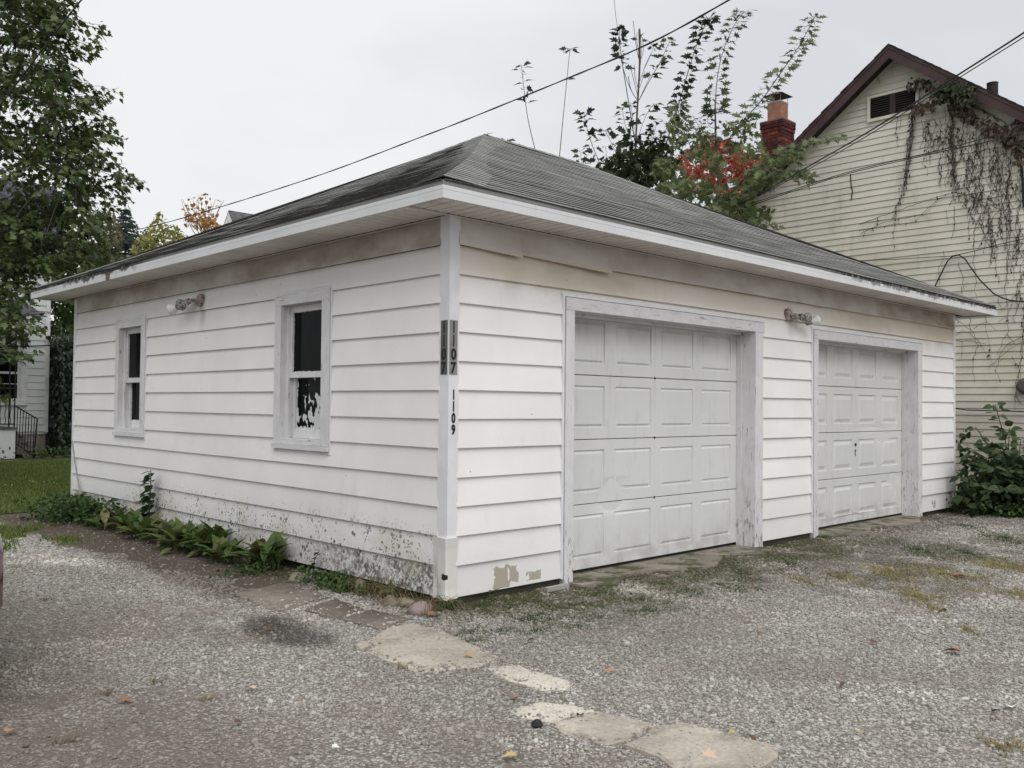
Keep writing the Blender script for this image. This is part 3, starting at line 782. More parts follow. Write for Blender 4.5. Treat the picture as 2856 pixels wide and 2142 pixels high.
for P, kind in SLABS:
    xs_ = [p[0] for p in P]; ys_ = [p[1] for p in P]
    ins = np.array([in_poly(x, y, P) if (min(xs_) < x < max(xs_) and min(ys_) < y < max(ys_)) else False for x, y in zip(X, Y)])
    pr = {0: .035, 1: .07, 2: .25, 3: .12}[kind]
    pc = np.mean(P, 0); shr = [(pc[0]+(p[0]-pc[0])*.86, pc[1]+(p[1]-pc[1])*.86) for p in P]
    core = np.array([in_poly(x, y, shr) if i_ else False for x, y, i_ in zip(X, Y, ins)])
    k = ~ins | (rng.random(len(X)) < np.where(core, pr, .42 if kind != 2 else .6)); X, Y, D = X[k], Y[k], D[k]
Z = np.array([gz(x, y) for x, y in zip(X, Y)]); n = len(X)
for P, kind in SLABS:
    ins = np.array([in_poly(x, y, P) for x, y in zip(X, Y)]); Z = np.where(ins, GZ+(.011 if kind != 2 else .008)+(.017 if P[0] == (-1.141, -2.49) else 0), Z)
sz = np.exp(rng.normal(math.log(.0055), .40, n)).clip(.003, .017) * (1 + np.clip(D-5, 0, 6)*.06)
scl = np.stack([sz*rng.uniform(.8, 1.45, n), sz*rng.uniform(.7, 1.1, n), sz*rng.uniform(.45, .8, n)], 1)
rot = np.stack([rng.normal(0, .3, n), rng.normal(0, .3, n), rng.uniform(0, 6.28, n)], 1)
onslab = np.zeros(n)
me = bpy.data.meshes.new('gravel'); me.vertices.add(n); me.vertices.foreach_set('co', np.stack([X, Y, Z + sz*.22], 1).astype(np.float32).ravel())
for nm, arr in (('scl', scl), ('rot', rot)):
    at_ = me.attributes.new(nm, 'FLOAT_VECTOR', 'POINT'); at_.data.foreach_set('vector', arr.astype(np.float32).ravel())
gravel = bpy.data.objects.new('gravel', me); put(gravel, kind='stuff', label='loose grey gravel stones covering the yard')
ng = bpy.data.node_groups.new('scatter_stones', 'GeometryNodeTree')
ng.interface.new_socket('Geometry', in_out='INPUT', socket_type='NodeSocketGeometry'); ng.interface.new_socket('Geometry', in_out='OUTPUT', socket_type='NodeSocketGeometry')
gi = ng.nodes.new('NodeGroupInput'); go = ng.nodes.new('NodeGroupOutput'); ic = ng.nodes.new('GeometryNodeMeshIcoSphere'); ic.inputs['Subdivisions'].default_value = 1; ic.inputs['Radius'].default_value = 1
sm = ng.nodes.new('GeometryNodeSetMaterial'); sm.inputs['Material'].default_value = STONE; ip = ng.nodes.new('GeometryNodeInstanceOnPoints')
def named(nm):
    a = ng.nodes.new('GeometryNodeInputNamedAttribute'); a.data_type = 'FLOAT_VECTOR'; a.inputs['Name'].default_value = nm; return a.outputs[0]
er = ng.nodes.new('FunctionNodeEulerToRotation')
l = ng.links.new; l(gi.outputs[0], ip.inputs['Points']); l(ic.outputs['Mesh'], sm.inputs['Geometry']); l(sm.outputs[0], ip.inputs['Instance'])
l(named('rot'), er.inputs[0]); l(er.outputs[0], ip.inputs['Rotation']); l(named('scl'), ip.inputs['Scale']); l(ip.outputs[0], go.inputs[0])
gravel.modifiers.new('stones', 'NODES').node_group = ng
print('stones', n)

# ------------------------------------------------------------------ lawn, grass, weeds
def leafmat(name, cols, rough=.55, var=.3, spec=.3, by='isl'):
    m = Mat(name, rough, spec)
    f = m.isl if by == 'isl' else m.rnd
    b = m.ramp(f, [(i/(max(1, len(cols)-1)), c) for i, c in enumerate(cols)])
    b = m.scale(b, m.noise(2.5, 2).step(.3, .7, 1-var*.6, 1+var*.6) * m.noise(31, 2).step(.3, .7, 1-var*.5, 1+var*.5))
    m.col(b); m.b.inputs['Transmission Weight'].default_value = 0
    tr = m.nt.nodes.new('ShaderNodeBsdfTranslucent'); m.nt.links.new(m.scale(b, 1.1).k, tr.inputs['Color'])
    ms = m.nt.nodes.new('ShaderNodeMixShader'); ms.inputs[0].default_value = .28
    om = m.nt.nodes['Material Output']; m.nt.links.new(m.b.outputs[0], ms.inputs[1]); m.nt.links.new(tr.outputs[0], ms.inputs[2]); m.nt.links.new(ms.outputs[0], om.inputs['Surface'])
    return m.m
LAWNB = Mat('lawn_soil', .95, .1)
LAWNB.col(LAWNB.mix((.07, .105, .025), (.12, .12, .042), LAWNB.noise(1.1, 5, .65).step(.42, .66))); LAWNB = LAWNB.m
GRASS = leafmat('lawn_grass', [(.06, .105, .016), (.10, .165, .028), (.145, .19, .042), (.19, .19, .07)])
WEED = leafmat('weed_green', [(.03, .06, .018), (.055, .10, .026), (.085, .13, .04)])
DRYG = leafmat('dry_grass', [(.17, .16, .06), (.30, .24, .10), (.38, .31, .16), (.15, .16, .06)])
STRAW = leafmat('straw', [(.20, .145, .075), (.28, .21, .12), (.14, .10, .05)])
LP = [(-14, 7.5), (-.9, 7.46), (-.35, 7.52), (0, 7.62), (9, 7.9), (9, 15), (4.4, 17.7), (2.0, 18.2), (-14, 18)]
mb = MB(); mb.add([(x, y, GZ+.010) for x, y in LP], [tuple(range(len(LP)))]); mb.build('lawn', LAWNB, kind='structure', label='green lawn between garage and white house')
def blades(name, XY, h, wd, mat, lean=.5, z=None, **p):
    n = len(XY); a = rng.uniform(0, 6.283, n); hh = h*rng.uniform(.5, 1.2, n); le = hh*lean*rng.normal(0, 1, n)
    dx, dy = np.cos(a), np.sin(a); ww = wd*rng.uniform(.6, 1.3, n)
    bx, by = XY[:, 0], XY[:, 1]; bz = np.array([gz(x, y) for x, y in XY]) if z is None else np.full(n, z)
    A = np.stack([bx-dy*ww/2, by+dx*ww/2, bz-.004], 1); B = np.stack([bx+dy*ww/2, by-dx*ww/2, bz-.004], 1)
    C = np.stack([bx+dx*le, by+dy*le, bz+hh], 1)
    V = np.stack([A, B, C], 1).reshape(-1, 3)
    return tri_mesh(name, V, np.arange(3*n).reshape(-1, 3), mat, kind='stuff', **p)
n = 60000; XY = np.stack([rng.uniform(-3.2, 5.0, n), 7.5 + 10.3*rng.random(n)**1.25], 1)
XY = XY[(XY[:, 0] < 0.3 + (XY[:, 1]-7.4)*.36) & (XY[:, 0] > -2.2 + (XY[:, 1]-7.4)*.22)]
blades('grass', XY, .055, .013, GRASS, .7, GZ+.010, label='short green lawn grass beyond the garage corner')
n = 500; XY = np.stack([rng.uniform(-1.2, 3.0, n), rng.uniform(7.6, 12, n)], 1)
CLOV = plain('clover_white', (.5, .5, .42), .8)
mb = MB()
for x, y in XY[:110]:
    s_ = random.uniform(.006, .013); a = random.random()*6; z = GZ+.05
    mb.add([(x+s_*math.cos(a+k*1.57)*(1 if k % 2 else 1.6), y+s_*math.sin(a+k*1.57), z+random.uniform(-.012, .012)) for k in range(4)], [(0, 1, 2, 3)])
mb.build('clover_flowers', CLOV, kind='stuff', label='pale flecks of clover flowers in the lawn')
def blob_pts(cx, cy, rx, ry, n, ang=0.0):
    a = rng.uniform(0, 6.283, n); r = rng.random(n)**.75*(1+.45*np.sin(a*3+cx*5)+.3*np.sin(a*7+cy*3)); u = r*np.cos(a)*rx; v = r*np.sin(a)*ry
    c, s_ = math.cos(ang), math.sin(ang); return np.stack([cx+u*c-v*s_, cy+u*s_+v*c], 1)
P_ = [blob_pts(-1.35, 5.6, .34, .75, 3200, -.25), blob_pts(-.95, 4.75, .18, .3, 400)]
blades('grass', np.concatenate(P_), .05, .012, GRASS, .6, None, label='small grass patch at the gravel edge beside the walk')
# tufts in the gravel in front of the door wall
tl = [blob_pts(random.uniform(.0, 2.6), random.uniform(-1.15, -.25), random.uniform(.08, .24), random.uniform(.05, .13), random.randint(40, 130)) for _ in range(46)]
tl += [blob_pts(on(2, GZ, px, py)[0], on(2, GZ, px, py)[1], .13, .08, 170) for px, py in ((1310, 1765), (1340, 1690), (1420, 1700), (1480, 1730), (1320, 1790), (1500, 1762), (1400, 1760))]
blades('grass', np.concatenate(tl), .020, .006, WEED, 1.2, None, label='green tufts growing through the gravel by the corner')
tl = [blob_pts(*on(2, GZ, px, py)[:2], rx, ry, n_, .8) for px, py, rx, ry, n_ in ((2480, 1600, .5, .2, 1500), (2640, 1605, .55, .25, 1700), (2790, 1580, .5, .25, 1500), (2560, 1665, .35, .15, 1100), (2850, 1660, .3, .25, 800), (2350, 1610, .3, .12, 500), (2240, 1620, .22, .1, 300), (2600, 1700, .2, .08, 200), (2700, 1760, .2, .08, 150), (2780, 2075, .12, .05, 120), (2830, 2072, .1, .05, 60), (2880, 1590, .5, .3, 1200))]
blades('dry_grass', np.concatenate(tl), .026, .0075, DRYG, 1.5, None, label='yellowed dry grass patches in the gravel on the right')
tl = [blob_pts(*on(2, GZ, px, py)[:2], rx, ry, n_, .8) for px, py, rx, ry, n_ in ((2560, 1535, .6, .2, 1300), (2700, 1470, .5, .2, 900), (2800, 1500, .5, .25, 1200), (2850, 1520, .6, .3, 900), (2300, 1500, .35, .08, 300), (2200, 1570, .6, .12, 500), (2080, 1600, .5, .1, 400), (2700, 1545, .5, .14, 700))]
blades('grass', np.concatenate(tl), .022, .007, WEED, 1.4, None, label='thin green grass in the gravel near the far door')
tl = [blob_pts(*on(2, GZ, px, py)[:2], .05, .03, 26) for px, py in ((585, 1945), (440, 1895), (190, 2070), (130, 1675), (870, 1700), (1180, 1752), (1120, 1864), (300, 1930), (1085, 1745))]
blades('straw', np.concatenate(tl), .035, .006, STRAW, 1.6, None, label='wisps of dry straw on the gravel')
# straw and long dead stems under the near end of the window wall
mb = MB()
for _ in range(170):
    y = random.uniform(-.12, .95); x = random.uniform(-.24, -.03); a = random.uniform(0, 6.28); L_ = random.uniform(.08, .26); hgt = random.uniform(.01, .12)
    p = [np.array([x, y, GZ+.004])]
    for k in (1, 2, 3): p.append(p[0]+np.array([math.cos(a)*L_*k/3, math.sin(a)*L_*k/3, hgt*math.sin(k*1.05)]))
    for q in p: q[0] = min(q[0], -.03)
    mb.tube(p, .0022, 3)
mb.build('straw', STRAW, kind='stuff', label='tangle of dead straw under the near garage corner')
# tall grass clump right at the corner
n = 60; mb = MB()
for _ in range(n):
    a = random.uniform(0, 6.28); L_ = random.uniform(.10, .24); c0 = np.array([-.04+random.uniform(-.03, .03), -.08+random.uniform(-.03, .03), GZ])
    d = np.array([math.cos(a), math.sin(a), 0]); 
    if d[0] > .2 and d[1] > 0: d = -d
    pts = [c0 + d*L_*t*.75 + np.array([0, 0, L_*(1.3*t-1.15*t*t)]) for t in (0, .3, .6, 1)]
    w_ = np.array([-d[1], d[0], 0])*.004
    vs = []
    for i, p in enumerate(pts): q = w_*(1, .9, .6, .05)[i]; vs += [p-q, p+q]
    mb.add(vs, [(0, 1, 3, 2), (2, 3, 5, 4), (4, 5, 7, 6)])
o = mb.build('grass_clump', WEED); o['label'] = 'arching grass clump at the foot of the near corner'; o['category'] = 'grass'

# leaf templates (unit length along +Y)
def tmpl(outline, fold=.18, droop=.15):
    n = len(outline); vs = [(0, 0, 0)] ; fs = []
    for x, y in outline: vs.append((x, y, abs(x)*fold - droop*y*y))
    vs[0] = (0, .30, -droop*.09)
    for i in range(n-1): fs.append((0, i+1, i+2))
    fs.append((0, n, 1))
    return np.array(vs), np.array(fs)
half = [(0, 0), (.10, .05), (.30, .0), (.22, .16), (.52, .30), (.30, .38), (.40, .62), (.18, .58), (.14, .80), (0, 1.0)]
MAPLE = tmpl(half + [(-x, y) for x, y in half[-2:0:-1]])
half = [(0, 0), (.08, .10), (.34, .12), (.14, .28), (.46, .52), (.16, .46), (.22, .70), (.08, .66), (0, 1.0)]
SILVER = tmpl(half + [(-x, y) for x, y in half[-2:0:-1]], .1, .2)
half = [(0, 0), (.22, .12), (.32, .34), (.26, .62), (.12, .85), (0, 1.0)]
OVATE = tmpl(half + [(-x, y) for x, y in half[-2:0:-1]], .22, .25)
half = [(0, 0), (.3, .2), (.28, .6), (0, 1.0)]
SIMPLE = (np.array([(0, 0, 0), (.30, .42, .06), (0, 1, -.1), (-.30, .42, .06)]), np.array([(0, 1, 2), (0, 2, 3)]))
def cloud(name, T, loc, fwd, up, size, mat, parent=None, **p):
    loc = np.asarray(loc, float); f = np.asarray(fwd, float); f = f/np.linalg.norm(f, axis=1, keepdims=True)
    x = np.cross(f, up); x /= (np.linalg.norm(x, axis=1, keepdims=True)+1e-9); z = np.cross(x, f)
    tv, tf = T; s_ = np.asarray(size)[:, None, None]
    V = loc[:, None, :] + s_*(tv[None, :, 0:1]*x[:, None, :] + tv[None, :, 1:2]*f[:, None, :] + tv[None, :, 2:3]*z[:, None, :])
    n = len(loc); k = len(tv)
    F = (tf[None] + (np.arange(n)*k)[:, None, None]).reshape(-1, 3)
    return tri_mesh(name, V.reshape(-1, 3), F, mat, parent, **p)
def tmesh(name, T, mat):
    me = bpy.data.meshes.new(name); me.from_pydata([tuple(v) for v in T[0]], [], [tuple(int(i) for i in f) for f in T[1]]); me.materials.append(mat); me.update(); return me
def rdir(n, bias, spread):
    d = rng.normal(0, spread, (n, 3)) + np.asarray(bias); return d/np.linalg.norm(d, axis=1, keepdims=True)
def cover(name, regions, mat, T, size, label, hmax=.10, lean=1.0):
    Ls = []
    for (cx, cy, rx, ry, n_, ang) in regions:
        q = blob_pts(cx, cy, rx, ry, n_, ang); Ls.append(np.column_stack([q, GZ + rng.random(n_)**1.3*hmax]))
    Ls = np.concatenate(Ls); Ls[:, 0] = np.where((Ls[:, 1] > .02) & (Ls[:, 1] < LA) & (Ls[:, 0] > -.06) & (Ls[:, 0] < 1), -.06, Ls[:, 0])
    n = len(Ls); return cloud(name, T, Ls, rdir(n, (0, 0, .25), .7), rdir(n, (-.2, -.2, 1), .4), size*rng.uniform(.6, 1.3, n), mat, kind='stuff', label=label)
cover('weeds', [(-.16, 1.25, .14, .45, 900, 0), (-.2, .9, .14, .25, 500, 0), (-.13, .5, .1, .3, 250, 0), (-.35, 2.0, .14, .35, 160, 0), (-.5, 1.95, .2, .1, 90, 0)], WEED, OVATE, .030, 'low green weeds between the stones at the wall foot', .07)
cover('weeds', [(-.32, 6.5, .34, .75, 2200, 0), (-.3, 5.9, .22, .4, 700, 0)], WEED, OVATE, .048, 'dark green ground ivy at the far end of the window wall', .26)
cover('weeds', [(9.35, -.55, .55, .75, 3200, .3), (9.6, -1.3, .6, .6, 2200, 0), (9.0, -1.0, .2, .6, 400, .5)], leafmat('ground_cover_green', [(.06, .11, .03), (.09, .15, .04), (.13, .19, .055)]), OVATE, .055, 'bright green ground cover in front of the right shrub', .17)

# ------------------------------------------------------------------ hostas along the window wall
HOSTA = leafmat('hosta_leaf', [(.055, .105, .028), (.08, .145, .035), (.13, .175, .05), (.07, .13, .03), (.19, .19, .07), (.06, .115, .03), (.10, .155, .04), (.13, .085, .045), (.085, .15, .038)], .45, .25, .4, 'rnd')
def hosta_leaf():
    vs = []; fs = []
    T = [(0, .02), (.24, .02), (.34, .09), (.48, .165), (.64, .18), (.80, .13), (.92, .055), (1, .004)]
    for t, wdt in T:
        z = .34*t - 1.0*max(0, t-.22)**1.6; 
        vs += [(-wdt, t, z+wdt*.35), (0, t, z), (wdt, t, z+wdt*.35)]
    for i in range(len(T)-1):
        k = i*3; fs += [(k, k+1, k+4, k+3), (k+1, k+2, k+5, k+4)]
    me = bpy.data.meshes.new('leaf'); me.from_pydata(vs, [], fs); me.materials.append(HOSTA); me.polygons.foreach_set('use_smooth', [True]*len(fs)); me.update(); return me
HL = hosta_leaf()
HS = [(-.20, 2.12, 1.15, 26, 'tall leafy hosta nearest the corner, standing apart from the row'), (-.30, 2.62, .85, 22, 'low yellowing hosta next to the tall one nearest the corner'),
      (-.24, 3.12, 1.15, 26, 'hosta with upright green leaves below the gap between the windows, second in the dense row'), (-.33, 3.50, 1.0, 24, 'drooping hosta in the middle of the dense row'),
      (-.22, 3.92, 1.05, 24, 'hosta with brown lower leaves in the middle of the row'), (-.30, 4.40, 1.0, 22, 'hosta just right of the dark leafy sapling'),
      (-.22, 4.92, 1.0, 22, 'hosta growing around the foot of the dark sapling'), (-.30, 5.40, .95, 22, 'farthest hosta with red-brown leaf tips beside the ivy')]
for hx, hy, hs, hn, lab in HS:
    t = thing('hosta', lab, 'hosta', (hx, hy, GZ), 'hostas growing along the window wall')
    hn = int(hn*2.0)
    for k in range(hn):
        a = 2.399*k + random.uniform(-.4, .4); ring = k/hn; el = math.radians(84 - 62*ring**.9 + random.uniform(-14, 14))
        s_ = hs*random.uniform(.17, .29)*(1.0 if ring < .7 else .9)
        d = Vector((math.cos(a)*math.cos(el), math.sin(a)*math.cos(el), math.sin(el)))
        if d.x > .25: d.x *= .35
        jx, jy = random.uniform(-.10, .08), random.uniform(-.16, .16)
        inst(HL, t, frame((min(hx + d.x*.03 + jx, -.06), hy + d.y*.05 + jy, GZ+.01), d, (0, 0, 1) if el < 1.2 else (-d.x, -d.y, .3), s_), 'leaf')
    mb = MB()
    for k in range(4):
        a = random.uniform(0, 6.28); mb.tube([(hx, hy, GZ), (hx+.02*math.cos(a), hy+.02*math.sin(a), GZ+.05)], .007, 5)
    mb.build('stem', plain('hosta_stalk', (.12, .10, .04)) if 'hosta_stalk' not in bpy.data.materials else bpy.data.materials['hosta_stalk'], t)

# dark sapling against the window wall, and a small weed under the near window
DKL = leafmat('dark_leaf', [(.014, .030, .012), (.022, .045, .016), (.03, .058, .02)], .4, .2, .5, 'rnd')
BARK = plain('bark', (.10, .085, .07), .9, .3, 20); TWIG = plain('twig', (.06, .05, .042), .85, .2)
OV_DK = tmesh('leaf', OVATE, DKL)
t = thing('sapling', 'small dark leafy sapling against the wall below the farther window', 'sapling', (-.10, 4.78, GZ))
MB().tube([(-.10, 4.78, GZ), (-.11, 4.77, .2), (-.09, 4.79, .42), (-.10, 4.77, .60)], [.010, .008, .006, .004], 5).build('stem', TWIG, t)
for k in range(30):
    z = .12 + .46*k/29; a = k*2.4; L_ = .15*(1.1-.4*k/29)
    d = Vector((-abs(math.cos(a))*.8, math.sin(a), random.uniform(-.35, .25)))
    inst(OV_DK, t, frame((-.10, 4.78, z), d, (0, 0, 1), L_), 'leaf')
t = thing('weed', 'small green weed clinging to the wall right of the tall hosta', 'weed', (-.05, 1.62, GZ))
MB().tube([(-.05, 1.62, GZ), (-.06, 1.60, .05), (-.045, 1.55, .13)], .004, 4).build('stem', TWIG, t)
for k in range(9): inst(OV_DK, t, frame((-.06, 1.60-.02*k*.5, .03+.013*k), (-.4, random.uniform(-1, 1), random.uniform(-.2, .4)), (0, 0, 1), .055), 'leaf')
t = thing('weed', 'tiny green weed under the wall right of the near corner', 'weed', (.36, -.06, GZ))
MB().tube([(.36, -.06, GZ), (.36, -.07, .0)], .003, 4).build('stem', TWIG, t)
WL = tmesh('leaf', OVATE, WEED)
for k in range(10): inst(WL, t, frame((.36, -.07, GZ+.02+.006*k), (random.uniform(-1, 1), -.5, random.uniform(-.2, .5)), (0, 0, 1), .05), 'leaf')

# stake and scrap
o = MB().tube([on(0, -.10, 238, 1440), on(0, -.035, 215, 1330), on(0, -.028, 200, 1225)], .008, 6).build('stake', plain('grey_rod', (.30, .29, .28), .5)); o['label'] = 'thin grey rod leaning on the far end of the window wall'; o['category'] = 'rod'
o = MB().box((.86, -.14, GZ+.005), (1.10, -.10, GZ+.035)).build('wood_scrap', plain('grey_wood', (.33, .31, .29), .8)); o['label'] = 'flat grey scrap of wood lying under the wall left of the first door'; o['category'] = 'scrap'
# stones by the corner
def rock(name, loc, s_, mat, lab):
    me = bpy.data.meshes.new(name); import bmesh as bm_
    b = bm_.new(); bm_.ops.create_icosphere(b, subdivisions=2, radius=1)
    r = random.Random(int(loc[1]*977))
    ph = [r.uniform(0, 6) for _ in range(6)]
    for v in b.verts:
        k = 1 + .18*math.sin(v.co.x*2.3+ph[0]) + .16*math.sin(v.co.y*2.9+ph[1]+v.co.x*2) + .14*math.sin(v.co.z*3.1+ph[2]) + .07*math.sin(v.co.x*7+ph[3])*math.sin(v.co.y*6+ph[4])
        v.co = Vector((v.co.x*s_[0], v.co.y*s_[1], v.co.z*s_[2]))*k
    b.to_mesh(me); b.free(); me.materials.append(mat); me.polygons.foreach_set('use_smooth', [True]*len(me.polygons))
    o = bpy.data.objects.new(name, me); o.location = (loc[0], loc[1], GZ + s_[2]*.25); o.rotation_euler.z = r.uniform(0, 3)
    put(o, label=lab, category='stone', group='field stones at the wall foot')
RK = [plain('stone_grey', (.20, .185, .17), .85, .25, 12), plain('stone_pink', (.27, .215, .20), .85, .2, 14), plain('stone_tan', (.22, .19, .15), .85, .25, 12)]
for loc, s_, k, lab in [((-.09, 1.52), (.062, .055, .05), 0, 'round grey stone touching the wall below the near window'), ((-.25, 1.52), (.07, .07, .045), 2, 'half-buried tan stone among weeds, left of the other stones'),
                        ((-.20, 1.38), (.05, .055, .04), 0, 'small grey stone in the weeds just in front of the round one'), ((-.17, .80), (.045, .05, .06), 2, 'upright tan stone in the weeds midway to the corner'),
                        ((-.26, .30), (.07, .06, .05), 2, 'tan stone beside the dead straw, left of the paired stone'), ((-.20, .19), (.075, .06, .05), 2, 'flat tan stone between the straw and the pink stone'),
                        ((-.27, -.04), (.085, .07, .06), 1, 'pinkish rough stone at the near garage corner'), ((8.95, -.22), (.06, .06, .04), 0, 'white-grey stone at the far right corner of the garage')]:
    rock('stone', loc, s_, RK[k], lab)

# fallen leaves
FL = [plain('leaf_orange', (.27, .145, .085), .7), plain('leaf_tan', (.36, .25, .15), .7), plain('leaf_brown', (.13, .07, .04), .75), plain('leaf_pale', (.62, .46, .36), .7), plain('leaf_yellow', (.44, .34, .15), .7), plain('paper_white', (.78, .77, .74), .7)]
FLM = [tmesh('fallen_leaf', (MAPLE[0]*np.array([1, 1, 1.8]), MAPLE[1]), m) for m in FL]; FLO = [tmesh('fallen_leaf', (OVATE[0]*np.array([1, 1, 2.0]), OVATE[1]), m) for m in FL]
LV = [(1195, 1725, 0, .13, 0, 'large curled orange-brown leaf beside the pink stone at the corner'), (708, 1925, 3, .085, 0, 'pale orange maple leaf on the gravel at lower left, apart from others'), (760, 1757, 2, .07, 1, 'dark curled leaf lying on the oil stain'),
      (1295, 1838, 1, .075, 1, 'curled tan leaf on the big pale slab'), (1430, 1958, 0, .075, 1, 'reddish brown leaf just behind the small bright slabs'), (1714, 1884, 1, .07, 1, 'flat tan leaf on the gravel right of the gravelly white slab'),
      (845, 1965, 1, .04, 0, 'tiny orange leaf scrap right of the pale orange leaf'), (330, 1957, 0, .07, 1, 'thin orange-brown leaf on the left gravel'), (1622, 2008, 2, .065, 1, 'small dark curled leaf on the middle pale slab'),
      (2052, 2053, 4, .05, 0, 'round yellow leaf at the edge of the nearest slab'), (2083, 2062, 2, .075, 1, 'dark twisted leaf just right of the round yellow leaf'), (2430, 1796, 2, .08, 0, 'dark leaf standing up on the open gravel at right'),
      (2680, 1824, 0, .12, 0, 'broad rusty brown leaf on the right gravel'), (2125, 1762, 1, .06, 0, 'pale tan leaf far right of the big slab'), (1955, 2128, 3, .10, 0, 'pinkish leaf at the bottom edge beside the nearest slab'),
      (2822, 1982, 5, .10, 1, 'white paper-like leaf near the right edge'), (2757, 1837, 5, .04, 0, 'small white scrap right of the rusty brown leaf'), (2095, 1612, 0, .09, 0, 'orange leaf in front of the post between the doors'), (2660, 1614, 0, .13, 0, 'orange-red leaf on the yellow grass'),
      (20, 2060, 1, .07, 0, 'tan leaf at the lower left edge'), (1440, 2128, 4, .07, 0, 'yellowish leaf at the bottom left of the nearest slab'), (2478, 1592, 1, .08, 0, 'tan leaf at the left end of the yellow grass'), (2620, 1712, 0, .09, 1, 'brown leaf below the yellow grass'),
      (2790, 1991, 2, .05, 1, 'small brown leaf left of the white paper-like leaf'), (2356, 1915, 2, .05, 1, 'dark leaf in the middle of the open right gravel'), (150, 1515, 0, .07, 1, 'orange leaf at the edge of the small grass patch'), (655, 2025, 2, .05, 1, 'little dark twig-like leaf on the lower left gravel'),
      (1490, 1795, 0, .05, 1, 'small rust leaf in the gravel behind the big slab'), (2400, 2045, 4, .04, 0, 'tiny yellow leaf on the lower right gravel'), (925, 2100, 5, .04, 0, 'white leaf scrap on the lower left gravel')]
for i, (px, py, c, s_, kind, lab) in enumerate(LV):
    p = on(2, GZ, px, py); M_ = frame((p[0], p[1], gz(p[0], p[1])+.022), (math.cos(i*1.7), math.sin(i*1.7), .15), (random.uniform(-.3, .3), random.uniform(-.3, .3), 1), s_*.82)
    o = inst((FLO if kind else FLM)[c], None, M_, 'fallen_leaf'); o['label'] = lab; o['category'] = 'leaf'; o['group'] = 'fallen leaves on the gravel'
p = on(2, GZ+.02, 1498, 2014)
o = MB().lathe((p[0], p[1], GZ), (0, 0, 1), [(.018, 0), (.028, .010), (.021, .024), (.010, .031)], 7).build('asphalt_lump', plain('black_lump', (.025, .03, .035), .8)); o['label'] = 'black lump at the left edge of the middle pale slabs'; o['category'] = 'stone'

# ------------------------------------------------------------------ house numbers on the corner post
INK = plain('black_ink', (.012, .012, .012), .5, 0); TILE_A = plain('dark_grey_tile', (.10, .105, .10), .45, .15); TILE_B = plain('grey_reflective_tile', (.24, .24, .22), .4, .15)
def digit(ch, parent, org, wall, wdt, hgt, bold, name='digit'):
    cu = bpy.data.curves.new(name, 'FONT'); cu.body = ch; cu.size = 1; cu.offset = bold; cu.extrude = .004; cu.align_x = 'CENTER'
    o = bpy.data.objects.new(name, cu); COL.objects.link(o)
    dg = bpy.context.evaluated_depsgraph_get(); me = bpy.data.meshes.new_from_object(o.evaluated_get(dg)); bpy.data.objects.remove(o); bpy.data.curves.remove(cu)
    co = np.array([v.co for v in me.vertices]); lo, hi = co.min(0), co.max(0); w_ = max(hi[0]-lo[0], .42 if ch != '1' else .34)
    me.name = name; me.materials.clear(); me.materials.append(INK)
    for v in me.vertices:
        u = (v.co.x-(lo[0]+hi[0])/2)/w_*wdt; h_ = (v.co.y-lo[1])/(hi[1]-lo[1])*hgt; d = .0015 if v.co.z > 0 else -.001
        off = ORG[parent.name]
        p = np.array([u, -d, h_]) if wall == 'B' else np.array([-d, -u, h_])
        v.co = Vector(p + np.array(org) - off)
    o = bpy.data.objects.new(name, me); put(o, parent); ORG[o.name] = ORG[parent.name]; return o
for wall in 'AB':
    t = thing('number_plaque', 'dark grey reflective strip of tiles reading 1107 on the window side of the corner post' if wall == 'A' else 'lighter grey strip of tiles reading 1107 on the door side of the corner post', 'house number', (-.02, -.02, 1.53))
    for k, ch in enumerate('1107'):
        z1 = 1.905 - k*.0945; z0 = z1 - .0935
        if wall == 'B':
            tl_ = MB().box((-.018, -.0255, z0), (.052, -.0222, z1)).build('tile', TILE_B, t); digit(ch, tl_, (.017, -.0262, z0+.007), 'B', .046 if ch != '1' else .020, .080, .035)
        else:
            tl_ = MB().box((-.0255, -.006, z0), (-.0222, .064, z1)).build('tile', TILE_A, t); digit(ch, tl_, (-.0262, .029, z0+.007), 'A', .046 if ch != '1' else .020, .080, .035)
t = thing('house_number', 'plain black digits 1109 set vertically under the plaques on the corner post', 'house number', (.02, -.02, 1.11))
for k, ch in enumerate('1109'): digit(ch, t, (.024, -.0235, 1.425-.072-k*.0805), 'B', .034 if ch != '1' else .019, .072, .045)

